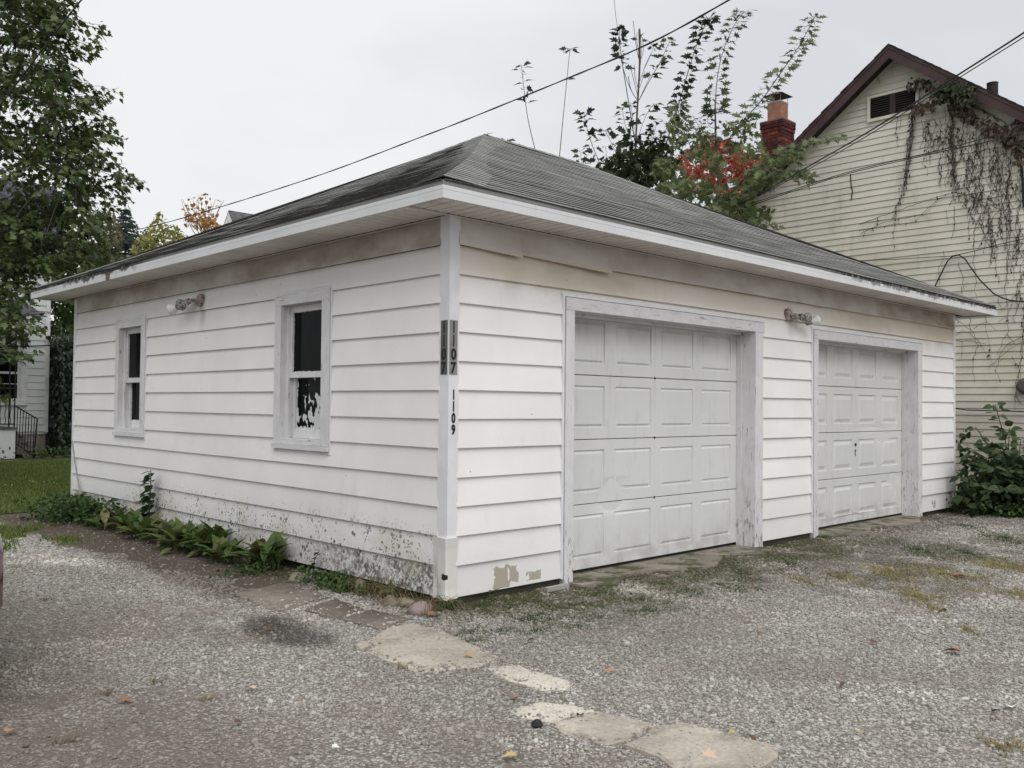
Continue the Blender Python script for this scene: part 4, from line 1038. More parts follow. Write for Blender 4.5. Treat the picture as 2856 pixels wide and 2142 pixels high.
# ------------------------------------------------------------------ twin floodlights
RUSTY = Mat('stained_white_enamel', .5)
RUSTY.col(RUSTY.mix((.42, .36, .34), (.17, .11, .095), RUSTY.noise(22, 4, .6).step(.42, .62))); RUSTY = RUSTY.m
LENS = Mat('lamp_glass', .12, .6); LENS.col(LENS.mix((.10, .105, .10), (.35, .36, .35), LENS.noise(40, 3).step(.4, .6))); LENS = LENS.m
BULBB = plain('lamp_reflector', (.72, .73, .72), .22, .05)
def flood(base, nrm, heads, lab):
    t = thing('floodlight', lab, 'floodlight', base, 'twin floodlights on the garage walls'); b = np.array(base); nrm = np.array(nrm, float)
    MB().lathe(b - nrm*.018, nrm, [(.064, 0), (.064, .03), (.058, .042), (.05, .047), (.02, .05)], 20).build('base', RUSTY, t, True)
    for (c, ax) in heads:
        c = np.array(c); ax = np.array(ax, float); ax /= np.linalg.norm(ax)
        h = MB().lathe(c - ax*.095, ax, [(.016, 0), (.030, .012), (.033, .05), (.031, .06)], 14).build('lamp_head', RUSTY, t, True)
        MB().tube([b + nrm*.03, b + nrm*.055 + (c - ax*.1 - b)*.3, c - ax*.088], .013, 8).build('arm', RUSTY, h)
        MB().lathe(c - ax*.045, ax, [(.024, 0), (.030, .02), (.052, .062), (.060, .082), (.061, .092)], 20).build('bulb', BULBB, h, True)
        MB().lathe(c + ax*.0475, ax, [(.060, 0), (.052, .008), (.03, .014), (.004, .016)], 20).build('lens', LENS, h, True)
flood((-.022, 3.82, 2.335), (-1, 0, 0), [((-.13, 3.97, 2.305), (-.75, -.38, -.35)), ((-.15, 4.14, 2.27), (-.35, .85, -.25))], 'stained twin-bulb floodlight between the two windows')
flood((4.545, -.022, 2.29), (0, -1, 0), [((4.70, -.13, 2.265), (-.45, -.8, -.25)), ((4.86, -.15, 2.235), (.75, -.55, .22))], 'stained twin-bulb floodlight between the two garage doors')

# ------------------------------------------------------------------ NEIGHBOUR HOUSE (gable wall facing the garage)
HX = 11.8; CY = 1.94; RS = .75; AP = 7.645; RX = 11.45     # wall plane, ridge line, pitch, ridge height, front rake plane
def cream_mat():
    m = Mat('cream_siding', .55, .3)
    b = m.scale((.74, .705, .615), m.noise(.5, 3).step(.3, .7, .93, 1.04) * m.noise(3, 4).step(.3, .7, .95, 1.03) * (m.rnd * .05 + .97))
    b = m.mix(b, (.40, .39, .22), m.noise(.55, 4, .6).step(.50, .70) * m.z.step(5.6, 3.5) * .35)
    b = m.mix(b, (.40, .38, .32), m.noise(6, 4, .6, (1, 1, .2)).step(.52, .75) * .35)
    b = m.mix(b, (.24, .22, .18), m.noise(1.1, 4, .65).step(.58, .72) * .35)
    b = m.mix(b, (.20, .185, .15), m.z.step(1.9, .3) * .55)
    m.col(b); m.bump(m.noise(40, 2, .5, (1, 1, 8)), .1, .003); return m.m
CREAM = cream_mat()
BROWN = Mat('brown_fascia', .5, .3)
_b = BROWN.scale((.060, .036, .034), BROWN.noise(2, 4).step(.3, .7, .8, 1.25)); BROWN.col(BROWN.mix(_b, (.5, .48, .46), BROWN.vor(3.2).step(.05, .03) * BROWN.noise(2.1).gt(.5))); BROWN = BROWN.m
BROOF = plain('dark_brown_shingles', (.035, .030, .028), .9, .3, 12); VENTM = plain('dark_vent', (.045, .03, .032), .6)
house = thing('neighbour_house', 'cream clapboard house with brown gable trim and dead vines beyond the garage', 'house', (HX, CY, GZ))
EX = .1143; i = 0; YL, YR = 7.0, -3.2
def rake_z(y): return AP - .24 - RS*abs(y-CY) - .0
while True:
    z0 = -.02 + i*EX; z1 = z0 + EX
    half = (AP - .14 - (z0+EX*.4))/RS
    if half < .08: break
    a, b = max(YR, CY-half), min(YL, CY+half)
    board('A', a, b, z0, z1, o=.020, seg=1.6, parent=house, mat=CREAM, plane=HX, seed=i); i += 1
MB().box((HX+.002, YR, -.02), (HX+.03, YL, 3.7)).add([(HX+.003, YL, 3.7), (HX+.003, YR, 3.7), (HX+.003, CY, AP-.15)], [(0, 1, 2)]).build('sheathing', CREAM, house)
MB().box((HX+.03, YR+.02, -.4), (HX+.25, YL-.02, -.02)).build('foundation', FOUND, house)
mb = MB().box((HX+.03, YR, -.3), (21, YR+.1, 3.75)).box((HX+.03, YL-.1, -.3), (21, YL, 3.75)).box((20.9, YR, -.3), (21, YL, 3.75)); mb.build('side_wall', CREAM, house)
zl = lambda y: AP - RS*abs(y-CY)
# roof slopes, rake boards, rake soffits
for sgn, ye in ((1, YL+.4), (-1, YR-.4)):
    n = 44; L_ = abs(ye-CY)
    for c in range(n):
        u0, u1 = L_*(1-c/n), L_*(1-min(1, (c+1.2)/n)); y0, y1 = CY+sgn*u0, CY+sgn*u1; j = random.uniform(-.012, .012)
        vs = [(RX-.02+j, y0, zl(y0)-.004), (21.4, y0, zl(y0)-.004), (21.4, y0, zl(y0)+.012), (RX-.02+j, y0, zl(y0)+.012), (RX-.02+j, y1, zl(y1)+.002), (21.4, y1, zl(y1)+.002), (RX-.02+j, y1, zl(y1)-.02), (RX-.02+j, y0, zl(y0)-.02)]
        fs = [(0, 1, 2, 3), (3, 2, 5, 4), (7, 3, 4, 6)]
        MB().add(vs, fs).build('shingle_course', BROOF, house)
    z = lambda y, d: zl(y) - d
    y0, y1 = CY, ye
    def slab(x0, x1, d0, d1, nm, mat):
        vs = [(x, y, z(y, d)) for x in (x0, x1) for (y, d) in ((y0, d0), (y1, d0), (y1, d1), (y0, d1))]
        MB().add(vs, [(0, 1, 2, 3), (7, 6, 5, 4), (0, 4, 5, 1), (1, 5, 6, 2), (2, 6, 7, 3), (3, 7, 4, 0)]).build(nm, mat, house)
    slab(RX, RX+.025, .022, .245, 'rake_board', BROWN); slab(RX-.012, RX-.001, .022, .075, 'rake_trim', BROWN)
    slab(HX-.04, HX-.026, .142, .20, 'rake_frieze', CREAM)
    slab(RX+.026, HX-.02, .125, .14, 'rake_soffit', BROOF); slab(RX+.03, 21.3, .021, .06, 'roof_deck', BROOF)
# gable vent
vy0, vy1, vz0, vz1 = 1.60, 2.405, 6.50, 6.87
v_ = MB().box((HX-.065, vy0-.05, vz0-.05), (HX-.012, vy1+.05, vz0)).box((HX-.065, vy0-.05, vz1), (HX-.012, vy1+.05, vz1+.04)).box((HX-.065, vy0-.05, vz0), (HX-.012, vy0, vz1)).box((HX-.065, vy1, vz0), (HX-.012, vy1+.05, vz1)).build('vent', CREAM, house)
MB().box((HX-.034, vy0, vz0), (HX-.028, vy1, vz1)).build('backing', DARK, v_)
MB().box((HX-.060, (vy0+vy1)/2-.05, vz0), (HX-.036, (vy0+vy1)/2+.05, vz1)).build('mullion', VENTM, v_)
for k in range(9):
    zz = vz0 + .01 + k*.04
    for a, b in ((vy0, (vy0+vy1)/2-.05), ((vy0+vy1)/2+.05, vy1)):
        MB().add([(HX-.058, a, zz), (HX-.058, b, zz), (HX-.038, b, zz+.024), (HX-.038, a, zz+.024), (HX-.056, a, zz+.004), (HX-.056, b, zz+.004)], [(0, 1, 2, 3), (4, 5, 1, 0)]).build('slat', VENTM, v_)
# chimney: separate bricks in running bond around a core
MORT = plain('mortar', (.20, .15, .13), .95); BRK = [plain('red_brick', (.13, .028, .022), .85, .3, 10), plain('dark_red_brick', (.075, .022, .022), .85, .3, 10), plain('orange_brick', (.22, .055, .03), .85, .25, 10)]
c0 = at(2182, 323, 18.6); cx0, cy0 = float(c0[0]), float(c0[1]); CS = .49; cx1, cy1 = cx0+CS, cy0+CS
# nearest corner of the stack is (cx0, cy0) as seen from the yard
top = float(at(2182, 330, 18.6)[2]); bh = .0735; nb = 15; zb_ = top - nb*bh
chim = MB().box((cx0+.012, cy0+.012, zb_-1.2), (cx1-.012, cy1-.012, top-.01)).build('chimney', MORT, house)
for k in range(nb):
    z0 = zb_ + k*bh; cor = .022 if k >= nb-2 else (.0 if k != nb-3 else .011)
    a0, a1, b0, b1 = cx0-cor, cx1+cor, cy0-cor, cy1+cor; st = .23; offs = 0 if k % 2 else .115
    for face in range(2):
        e = (a0 if face == 0 else b0); q = e - offs + (.10 if (face == 1) else 0)
        lim = (a1 if face == 0 else b1); first = True
        q0 = e if face == 0 else e+.103
        cuts = [q0]; q = q0 + (st if offs == 0 else st/2)
        while q < lim-.05: cuts.append(q); q += st
        cuts.append(lim)
        for u0, u1 in zip(cuts[:-1], cuts[1:]):
            j = random.uniform(-.003, .003); g_ = .006; mat = random.choice([BRK[0], BRK[0], BRK[1], BRK[1], BRK[2]]) if k < nb-2 else random.choice([BRK[1], BRK[1], BRK[0]])
            if face == 0: MB().box((u0+g_, b0+j, z0+g_), (u1-g_, b0+.10, z0+bh-g_)).build('brick', mat, chim)
            else: MB().box((a0+j, u0+g_, z0+g_), (a0+.10, u1-g_, z0+bh-g_)).build('brick', mat, chim)
mx_, my_ = (cx0+cx1)/2, (cy0+cy1)/2; TERRA = plain('terracotta', (.34, .17, .115), .85, .2, 8)
MB().box((cx0-.02, cy0-.02, top-.008), (cx1+.02, cy1+.02, top+.02)).build('crown', MORT, chim)
MB().box((mx_-.15, my_-.15, top+.02), (mx_+.15, my_+.15, top+.40)).build('flue', TERRA, chim)
mb = MB().box((mx_-.155, my_-.155, top+.401), (mx_+.155, my_+.155, top+.43))
for a, b in ((-1, -1), (1, -1), (1, 1), (-1, 1)): mb.box((mx_+a*.145-.004, my_+b*.145-.004, top+.43), (mx_+a*.145+.004, my_+b*.145+.004, top+.56))
mb.build('cap_frame', plain('galvanised', (.40, .40, .38), .5), chim)
MB().add([(mx_-.23, my_-.23, top+.555), (mx_+.23, my_-.23, top+.555), (mx_+.23, my_+.23, top+.555), (mx_-.23, my_+.23, top+.555), (mx_-.05, my_, top+.66), (mx_+.05, my_, top+.66), (mx_, my_, top+.55)], [(0, 1, 5, 4), (1, 2, 5), (2, 3, 4, 5), (3, 0, 4), (3, 2, 1, 0)]).build('chimney_cap', plain('rusty_cap', (.10, .055, .04), .7), chim)
p = at(2768, 275, 15.5); 
MB().lathe((p[0], p[1], zl(p[1])-.1), (0, 0, 1), [(.09, 0), (.09, .33), (.095, .34)], 12).build('vent_pipe', BROOF, house)

# ------------------------------------------------------------------ vines, cables on and in front of the house
VST = plain('dead_vine_stem', (.085, .065, .058), .9, .3); VLF = leafmat('dead_vine_leaf', [(.075, .06, .05), (.12, .085, .07), (.10, .08, .065), (.15, .09, .075)], .8)
VGR = leafmat('vine_green_leaf', [(.025, .04, .02), (.04, .055, .026), (.055, .068, .032), (.09, .065, .04)], .6)
vine = thing('climbing_vine', 'dead brown vine hanging in strands down the cream gable wall', 'vine', (HX, 1.0, GZ))
G_ = lambda X_, Y_: (2400+X_*.3014, 200+Y_*.3014); G4 = lambda X_, Y_: (2400+X_*.3316, 600+Y_*.3316)
def wallpt(p, off): return on(0, HX-off, *p)
strands = [[(490,370),(470,550),(450,750),(420,950),(400,1130),(330,1250),(310,1400),(310,1650)], [(500,380),(495,560),(470,700),(440,900),(410,1100),(350,1220)], [(475,380),(480,500),(445,680),(430,860),(460,1000)],
 [(850,260),(860,500),(830,650),(860,850),(880,1050),(910,1200)], [(860,300),(840,560),(850,700),(870,900),(885,1100)], [(340,420),(330,560),(350,700)], [(380,420),(365,520)], [(570,450),(590,640),(610,800),(620,950)], [(640,430),(620,600),(640,820)],
 [(740,550),(730,800),(740,1100)], [(670,420),(760,570),(800,600),(830,640)], [(780,330),(790,520),(770,640),(760,700)], [(960,380),(940,560),(940,700),(930,800)], [(1080,470),(1070,650),(1075,760)], [(1150,520),(1140,800),(1100,1050),(1130,1250),(1110,1320)],
 [(1120,480),(1110,560)], [(1210,560),(1180,700),(1000,800),(990,950),(990,1030)], [(1330,560),(1320,900),(1280,1050),(1330,1300),(1370,1450),(1340,1659)], [(1400,600),(1400,900),(1340,1050),(1375,1250),(1385,1450),(1330,1659)], [(1270,900),(1260,1100),(1300,1300),(1310,1500),(1330,1659)],
 [(1360,1000),(1340,1200),(1250,1330),(1190,1450),(1080,1659)], [(1480,1050),(1380,1200),(1330,1300),(1400,1450),(1450,1560)], [(1000,1530),(1010,1300),(1060,1200),(1180,1150),(1290,1200)], [(880,1120),(1060,1160),(1200,1230),(1360,1310)], [(870,1250),(870,1400),(840,1550)], [(800,1280),(810,1420)],
 [(890,1120),(920,1200),(980,1230),(1000,1400)], [(1100,1400),(1160,1560),(1230,1659)], [(1240,1340),(1200,1420),(1130,1560)], [(0,1410),(160,1350),(470,1240),(700,1160),(890,1110)], [(0,1500),(200,1400),(560,1320),(720,1180),(820,1130)], [(0,1470),(330,1410),(480,1390),(600,1320),(700,1220)], [(160,1350),(150,1400)], [(30,1510),(60,1470),(160,1440)], [(1040,320),(1000,400)], [(1050,330),(1140,370),(1300,450),(1400,500)], [(1060,310),(1180,380),(1330,470)], [(140,20),(180,110)], [(580,70),(630,170)]]
s4 = [[(1240,0),(1230,200),(1240,400),(1240,560)], [(1260,0),(1250,240),(1235,480),(1215,650),(1245,800),(1240,980),(1150,1170)], [(1300,0),(1325,200),(1290,320),(1230,450)], [(1010,20),(1060,180),(1120,260),(1140,380)], [(960,200),(950,400),(970,560),(970,720)], [(830,400),(850,500),(880,640)], [(860,600),(855,690)],
 [(920,850),(930,1000),(1000,1100),(950,1200),(960,1410)], [(1050,850),(1070,1000),(1085,1160),(1100,1190)], [(960,960),(1010,910),(1060,900),(1130,960)], [(800,870),(920,960),(1080,1180),(1110,1270),(1190,1210),(1280,1200),(1330,1290)], [(1375,1020),(1240,1080),(1180,1180),(1140,1300),(1170,1390)], [(1100,1260),(1250,1130),(1370,1060)], [(1375,800),(1370,1000),(1350,1250),(1310,1450),(1300,1640)], [(1375,830),(1365,1150),(1320,1350),(1340,1500),(1290,1550)], [(1150,700),(1180,810),(1260,720)], [(800,1055),(940,1060),(1060,1085)], [(860,1060),(850,1200)], [(790,1020),(850,980),(920,990)], [(1230,850),(1160,900)], [(1240,1000),(1300,1080)], [(700,300),(690,400),(660,450),(665,590)], [(1300,1400),(1320,1550),(1375,1600)], [(1280,1190),(1340,1300),(1360,1480)]]
mb = MB(); leafp = []
for lst, F_ in ((strands, G_), (s4, G4)):
    for st in lst:
        P = [np.array(wallpt(F_(*q), .03 + random.uniform(0, .04))) for q in st]; fine = []
        for a, b in zip(P[:-1], P[1:]):
            m_ = max(2, int(np.linalg.norm(b-a)/.07))
            for k in range(m_): fine.append(a+(b-a)*k/m_ + np.array([random.uniform(-.02, .008), random.uniform(-.018, .018), random.uniform(-.01, .01)]))
        fine.append(P[-1]); r0 = random.uniform(.0032, .0065)
        mb.tube(fine, [r0*(1-.5*i/len(fine)) for i in range(len(fine))], 4)
        leafp += [p for p in fine if random.random() < .24 and F_ is G_ or random.random() < .12]
for st in strands[:5]:
    for _ in range(2):
        P = [np.array(wallpt(G_(q[0]+random.uniform(-22, 22), q[1]), .04)) for q in st[:-1]]; fine = []
        for a, b in zip(P[:-1], P[1:]):
            m_ = max(2, int(np.linalg.norm(b-a)/.06))
            for k in range(m_):
                q = a+(b-a)*k/m_ + np.array([random.uniform(-.03, .0), random.uniform(-.02, .02), 0]); fine.append(q); leafp += [q + np.array([random.uniform(-.03, 0), random.uniform(-.03, .03), random.uniform(-.03, .03)]) for _ in range(1)]
        mb.tube(fine, .0045, 3)
for _ in range(190):      # many thin hanging tendrils, denser to the right
    X_ = 560 + 960*random.random()**.6; Y_ = 380 + (X_-500)*.45*random.random() + random.random()*1500*((X_-300)/1200)**1.5; q = np.array(wallpt(G_(X_, Y_), .03)); fine = [q]
    for k in range(random.randint(4, 14)): fine.append(fine[-1] + np.array([random.uniform(-.012, .012), random.uniform(-.035, .035), -random.uniform(.02, .065)]))
    for q in fine: q[0] = min(q[0], HX-.02)
    mb.tube(fine, random.uniform(.0025, .0042), 3); leafp += [q for q in fine if random.random() < .33]
mb.build('stem', VST, vine, kind='stuff')
n = len(leafp); Lp = np.array(leafp); Lp[:, 0] = np.minimum(Lp[:, 0], HX-.03)
cloud('dead_leaves', SIMPLE, Lp, rdir(n, (-.2, 0, -1), .35), rdir(n, (-1, 0, .2), .5), rng.uniform(.025, .06, n), VLF, vine, kind='stuff')
def vclump(pxs, nn, sz, mat, nm, dx=(.05, .45)):
    Ls = []
    for (X_, Y_, rx, ry, k) in pxs:
        a = rng.uniform(0, 6.28, k); r = rng.random(k)**.5
        for aa, rr in zip(a, r): Ls.append(wallpt(G_(X_+rx*rr*math.cos(aa), Y_+ry*rr*math.sin(aa)), random.uniform(*dx)))
    k = len(Ls); cloud(nm, OVATE, np.array(Ls), rdir(k, (-.3, 0, -.7), .45), rdir(k, (-1, 0, .4), .4), sz*rng.uniform(.6, 1.2, k), mat, vine, kind='stuff')
vclump([(880, 170, 170, 90, 240), (720, 240, 60, 60, 40), (960, 230, 110, 80, 110), (830, 130, 90, 50, 60)], 0, .10, VGR, 'green_leaves', (.2, .5))
vclump([(930, 330, 120, 90, 90), (1150, 470, 110, 60, 40), (1270, 560, 130, 60, 80), (1400, 620, 110, 80, 80), (1460, 740, 60, 120, 60), (560, 120, 130, 70, 60), (540, 330, 60, 60, 50), (1000, 410, 80, 60, 40), (640, 320, 60, 50, 30), (1480, 480, 60, 60, 60)], 0, .085, VLF, 'dry_leaves', (.03, .32))

WIRE = plain('black_cable', (.018, .018, .019), .6, .1)
def cable(pts, r, lab, cat='cable', n=5, twist=0):
    P = [at(*q) for q in pts]; fine = []
    m_ = len(P)
    for i in range(m_-1):
        p0, p1, p2, p3 = P[max(i-1, 0)], P[i], P[i+1], P[min(i+2, m_-1)]
        k = max(4, int(np.linalg.norm(p2-p1)/.25)) if twist else 10
        for j in range(k):
            t_ = j/k; fine.append(.5*((2*p1)+(-p0+p2)*t_+(2*p0-5*p1+4*p2-p3)*t_*t_+(-p0+3*p1-3*p2+p3)*t_**3))
    fine.append(P[-1])
    rr = [r*(1+(.22*math.sin(i*1.9) if twist else 0)) for i in range(len(fine))]
    o = MB().tube(fine, rr, n).build('cable', WIRE); o['label'] = lab; o['category'] = cat; return o
cable([(100,667,23.3),(241,665,22.4),(420,632,21.2),(645,568,19.5),(904,484,17.5),(1162,387,15.6),(1300,334,14.6),(1582,219,12.6),(1807,123,11.0),(2033,0,9.4),(2300,-165,7.6)], .0105, 'thick twisted black service cable crossing the sky above the garage', twist=1)
cable([(3100,-70,7.5),(2856,91,9.0),(2667,212,10.2),(2436,359,11.8),(2262,460,13.2),(2130,535,15.0),(1990,606,17.2)], .010, 'upper thick black cable in front of the cream gable')
cable([(3100,-50,7.5),(2856,103,9.05),(2672,219,10.2),(2440,366,11.8),(2300,447,13.0),(2130,540,15.0),(1990,610,17.25)], .006, 'thin black wire just below the thick cable at the gable')
cable([(3000,300,12.5),(2856,353,12.9),(2648,412,13.5),(2388,474,14.4),(2262,513,15.0),(2100,566,16.0),(1990,600,17.0)], .007, 'upper of two thin wires crossing the middle of the cream wall')
cable([(3000,330,12.5),(2856,372,12.9),(2648,418,13.5),(2388,478,14.4),(2262,517,15.0),(2090,575,16.0),(1995,612,17.0)], .007, 'lower of two thin wires crossing the middle of the cream wall')
cable([(2372,486,14.4),(2374,520,14.4),(2377,532,14.4),(2374,559,14.4)], .010, 'short cut cable end hanging in front of the cream wall')
cable([(300,-75,8.2),(227,0,8.6),(160,85,9.2),(60,215,10),(0,294,10.6),(-120,440,12)], .008, 'dark wire slanting through the left maple foliage')
cable([(-60,962,13.6),(18,965,13.2),(127,964,12.6),(218,952,11.75)], .010, 'sagging dark clothesline running to the far garage corner')
cable([(-40,620,21),(40,665,21.2),(120,684,21.5),(330,700,22)], .010, 'drooping dark wire among the left maple leaves')
WCA = lambda X_, Y_: (*G4(X_, Y_),)
def wallcable(pts, r, lab):
    P = [on(0, HX-.08, *G4(*q)) for q in pts]; o = MB().tube(P, r, 5).build('cable', WIRE); o['label'] = lab; o['category'] = 'cable'
wallcable([(620,612),(680,490),(730,390),(770,348),(830,335),(880,370),(900,400),(1000,540),(1120,660),(1190,695),(1250,715),(1375,730),(1500,735)], .012, 'arched black cable on the cream wall above the garage eave')
wallcable([(-60,385),(0,383),(300,372),(500,358),(760,345)], .006, 'thin wire leading left from the arched cable')
wallcable([(760,345),(950,305),(1150,250),(1375,200),(1500,175)], .007, 'thin wire rising right from the arched cable')
wallcable([(792,1625),(900,1640),(1375,1652),(1500,1654)], .009, 'dark cable running level along the lower cream wall')
o = MB().tube([on(0, HX-.06, *G_(1485, 820)), on(0, HX-.05, *G_(1500, 1000)), on(0, HX-.05, *G_(1513, 1250))], .02, 6).build('conduit', WIRE); o['label'] = 'dark vertical conduit at the right edge of the cream wall'; o['category'] = 'pipe'
MET = plain('meter_grey', (.10, .09, .09), .5)
p = on(0, HX-.08, *G4(1390, 1440)); o = MB().lathe(p, (-1, 0, 0), [(.13, -.08), (.13, .03), (.10, .06), (.09, .12), (.07, .13)], 14).build('electric_meter', MET); o['label'] = 'dark round electric meter tangled in vines at the right edge'; o['category'] = 'meter'

# ------------------------------------------------------------------ trees
def z2(X_, Y_): return (1350+X_*.4521, Y_*.4521)
def polyline(pts, step=.12):
    out_ = []
    for a, b in zip(pts[:-1], pts[1:]):
        m_ = max(1, int(np.linalg.norm(b-a)/step))
        for k in range(m_): out_.append(a+(b-a)*k/m_)
    out_.append(pts[-1]); return out_
def smooth(pts, it=2):
    for _ in range(it):
        q = [pts[0]]
        for a, b in zip(pts[:-1], pts[1:]): q += [a*.75+b*.25, a*.25+b*.75]
        q.append(pts[-1]); pts = q
    return pts
def shoot(t, stem, pts, r0, r1, mesh, t0, t1, n, size, spread=.16):
    P = smooth([np.array(p, float) for p in pts]); stem.tube(P, [r0+(r1-r0)*i/(len(P)-1) for i in range(len(P))], 5)
    for k in range(n):
        u = t0+(t1-t0)*(k+random.random()*.6)/n; f = u*(len(P)-1); i = min(int(f), len(P)-2); p = P[i]+(P[i+1]-P[i])*(f-i)
        ax = P[i+1]-P[i]; ax /= np.linalg.norm(ax)+1e-9
        a = k*2.6+random.uniform(-.5, .5); side = RT*math.cos(a)+FW*math.sin(a)*.8
        if math.sin(a)*.5+math.cos(a) == 0: side = RT
        d = side*1.0 + np.array([0, 0, random.uniform(-.55, .2)]) + ax*.25; s_ = size*random.uniform(.95, 1.5)*(1-.25*u)
        pet = p + side*random.uniform(.25, .5)*spread
        stem.tube([p, pet], .0028, 3)
        inst(mesh, t, frame(pet, d, tuple(-FW*random.uniform(.2, 1.3) + RT*random.uniform(-.6, .6) + np.array([0, 0, random.uniform(.2, 1.0)])), s_), 'leaf')
LG = leafmat('maple_leaf_green', [(.028, .050, .018), (.045, .078, .024), (.06, .095, .03)], .5, .25, .35, 'rnd')
LGD = leafmat('dark_shoot_leaf', [(.016, .026, .016), (.025, .040, .02), (.034, .055, .024)], .5, .2, .35, 'rnd')
LSV = leafmat('silver_maple_leaf', [(.075, .11, .05), (.105, .145, .062), (.13, .17, .08), (.15, .175, .095)], .5, .25, .35, 'rnd')
LSVs = leafmat('silver_maple_foliage', [(.08, .115, .045), (.115, .155, .06), (.15, .185, .075), (.19, .215, .10)], .5, .25)
MP_D = tmesh('leaf', MAPLE, LGD); MP_G = tmesh('leaf', MAPLE, LG); SV = tmesh('leaf', SILVER, LSV); SVD = tmesh('leaf', SILVER, LG)
def ground_under(p): return (float(p[0]), float(p[1]), GZ)
def Z(d, *pts): return [at(*z2(*p), d) for p in pts]
# two thin whips behind the ridge
b = at(*z2(360, 1150), 18.6); t = thing('sapling', 'thin leaning whip with a few dark leaves, leftmost above the garage roof', 'sapling', ground_under(b)); s_ = MB()
shoot(t, s_, [ground_under(b)] + Z(18.6, (345, 1050), (315, 925), (270, 740), (250, 590), (230, 400)), .012, .005, MP_D, .70, 1, 15, .17); s_.build('stem', BARK, t)
b = at(*z2(445, 1150), 18.6); t = thing('sapling', 'tall bare whip with one tuft of leaves, right of the leaning whip', 'sapling', ground_under(b)); s_ = MB()
shoot(t, s_, [ground_under(b)] + Z(18.6, (455, 1050), (465, 970), (490, 700), (512, 480), (530, 300)), .012, .005, MP_D, .95, 1, 8, .17); shoot(t, s_, Z(18.6, (512, 500), (500, 485)), .003, .002, MP_D, .5, 1, 1, .19); s_.build('stem', BARK, t)
# one leaf tuft peeking over the hip near the peak
b = at(1412, 440, 17.5); t = thing('sapling', 'small leaf tuft just peeking over the garage ridge', 'sapling', ground_under(b)); s_ = MB()
shoot(t, s_, [ground_under(b), at(1412, 420, 17.5), at(1411, 392, 17.5)], .010, .005, MP_D, .97, 1, 7, .18); s_.build('stem', BARK, t)
# dark young maple with a bare top
b = at(*z2(930, 1300), 18.4); t = thing('maple_tree', 'young dark-leaved maple with bare upright twigs at its top', 'tree', ground_under(b)); s_ = MB(); D_ = 18.4
tr = [ground_under(b)] + Z(D_, (930, 1100), (935, 900), (948, 620), (962, 400), (958, 180))
s_.tube(smooth([np.array(p, float) for p in tr]), [.05-.044*i/20 for i in range(21)] if len(smooth([np.array(p, float) for p in tr])) == 21 else .02, 6)
for q in ([(948,620),(900,550),(850,400),(845,330)], [(948,620),(905,560),(890,470)], [(950,600),(925,500),(905,420)], [(955,560),(930,480),(928,400)], [(960,540),(985,470),(992,440)], [(955,620),(1010,500),(1030,460)], [(962,500),(985,430),(1005,380),(1030,330)], [(962,400),(940,300),(920,130)], [(962,380),(985,320),(978,230)], [(960,330),(940,260),(945,200)], [(960,420),(950,300)], [(965,400),(972,300),(962,170)], [(945,680),(920,650)], [(935,850),(905,760),(920,700)]):
    s_.tube(smooth(Z(D_, *q)), .007, 4)
s_.tube(smooth(Z(D_, (812, -60), (803, 0), (812, 100), (826, 180))), .006, 4)
shoot(t, s_, Z(D_, (935, 900), (880, 560), (850, 380), (835, 250), (835, 180)), .012, .004, MP_D, .45, 1, 34, .17)
shoot(t, s_, Z(D_, (955, 620), (1030, 480), (1090, 380), (1150, 240)), .009, .004, MP_G, .38, 1, 24, .16)
shoot(t, s_, Z(D_, (985, 430), (1040, 320), (1045, 285)), .005, .003, MP_D, .7, 1, 6, .15); shoot(t, s_, Z(D_, (962, 260), (960, 215)), .004, .003, MP_D, .2, 1, 5, .12)
shoot(t, s_, Z(D_, (735, 1060), (660, 880), (625, 760), (615, 690)), .009, .003, MP_D, .15, 1, 26, .17)
shoot(t, s_, Z(D_, (830, 980), (780, 870), (745, 800)), .007, .003, MP_D, .6, 1, 8, .15); shoot(t, s_, Z(D_, (765, 1060), (755, 960), (750, 900)), .005, .003, MP_D, 0, 1, 6, .14); shoot(t, s_, Z(D_, (600, 1010), (600, 960), (590, 930)), .005, .003, MP_D, 0, 1, 8, .15)
shoot(t, s_, Z(D_, (930, 900), (870, 780), (850, 660)), .007, .003, MP_D, .2, 1, 18, .16); shoot(t, s_, Z(D_, (930, 800), (910, 700), (905, 630)), .005, .003, MP_D, .3, 1, 9, .14)
shoot(t, s_, Z(D_, (950, 850), (1000, 700), (1050, 640)), .006, .003, MP_D, .45, 1, 9, .15); shoot(t, s_, Z(D_, (1030, 900), (1060, 780), (1070, 730)), .005, .003, MP_D, .4, 1, 6, .13); shoot(t, s_, Z(D_, (1000, 950), (1030, 850), (1100, 850)), .005, .003, MP_D, .1, 1, 10, .14)
shoot(t, s_, Z(D_, (1100, 960), (1170, 740), (1220, 580), (1270, 400), (1340, 200), (1390, 110)), .014, .004, MP_D, .22, 1, 100, .17, .22)
s_.build('trunk', BARK, t)
def mass(regs, size, T, mat, name, parent, up=(0, 0, 1), bias=(0, -.2, -.3), spread=.6):
    Ls = []
    for (X_, Y_, rx, ry, d0, d1, k) in regs:
        a = rng.uniform(0, 6.283, k); r = rng.random(k)**.55; cl = rng.uniform(0, 6.283, 2)
        for aa, rr in zip(a, r):
            if math.sin(aa*5+cl[0])*math.sin(rr*9+cl[1]) < -.45: continue
            Ls.append(at(X_+rx*rr*math.cos(aa), Y_+ry*rr*math.sin(aa), d0+(d1-d0)*random.random()))
    k = len(Ls); up_ = rdir(k, up, .6)
    return cloud(name, T, np.array(Ls), rdir(k, bias, spread), up_, size*rng.uniform(.6, 1.25, k), mat, parent, kind='stuff')
DKs = leafmat('dark_foliage', [(.02, .036, .014), (.032, .055, .018), (.046, .075, .024)], .55, .25)
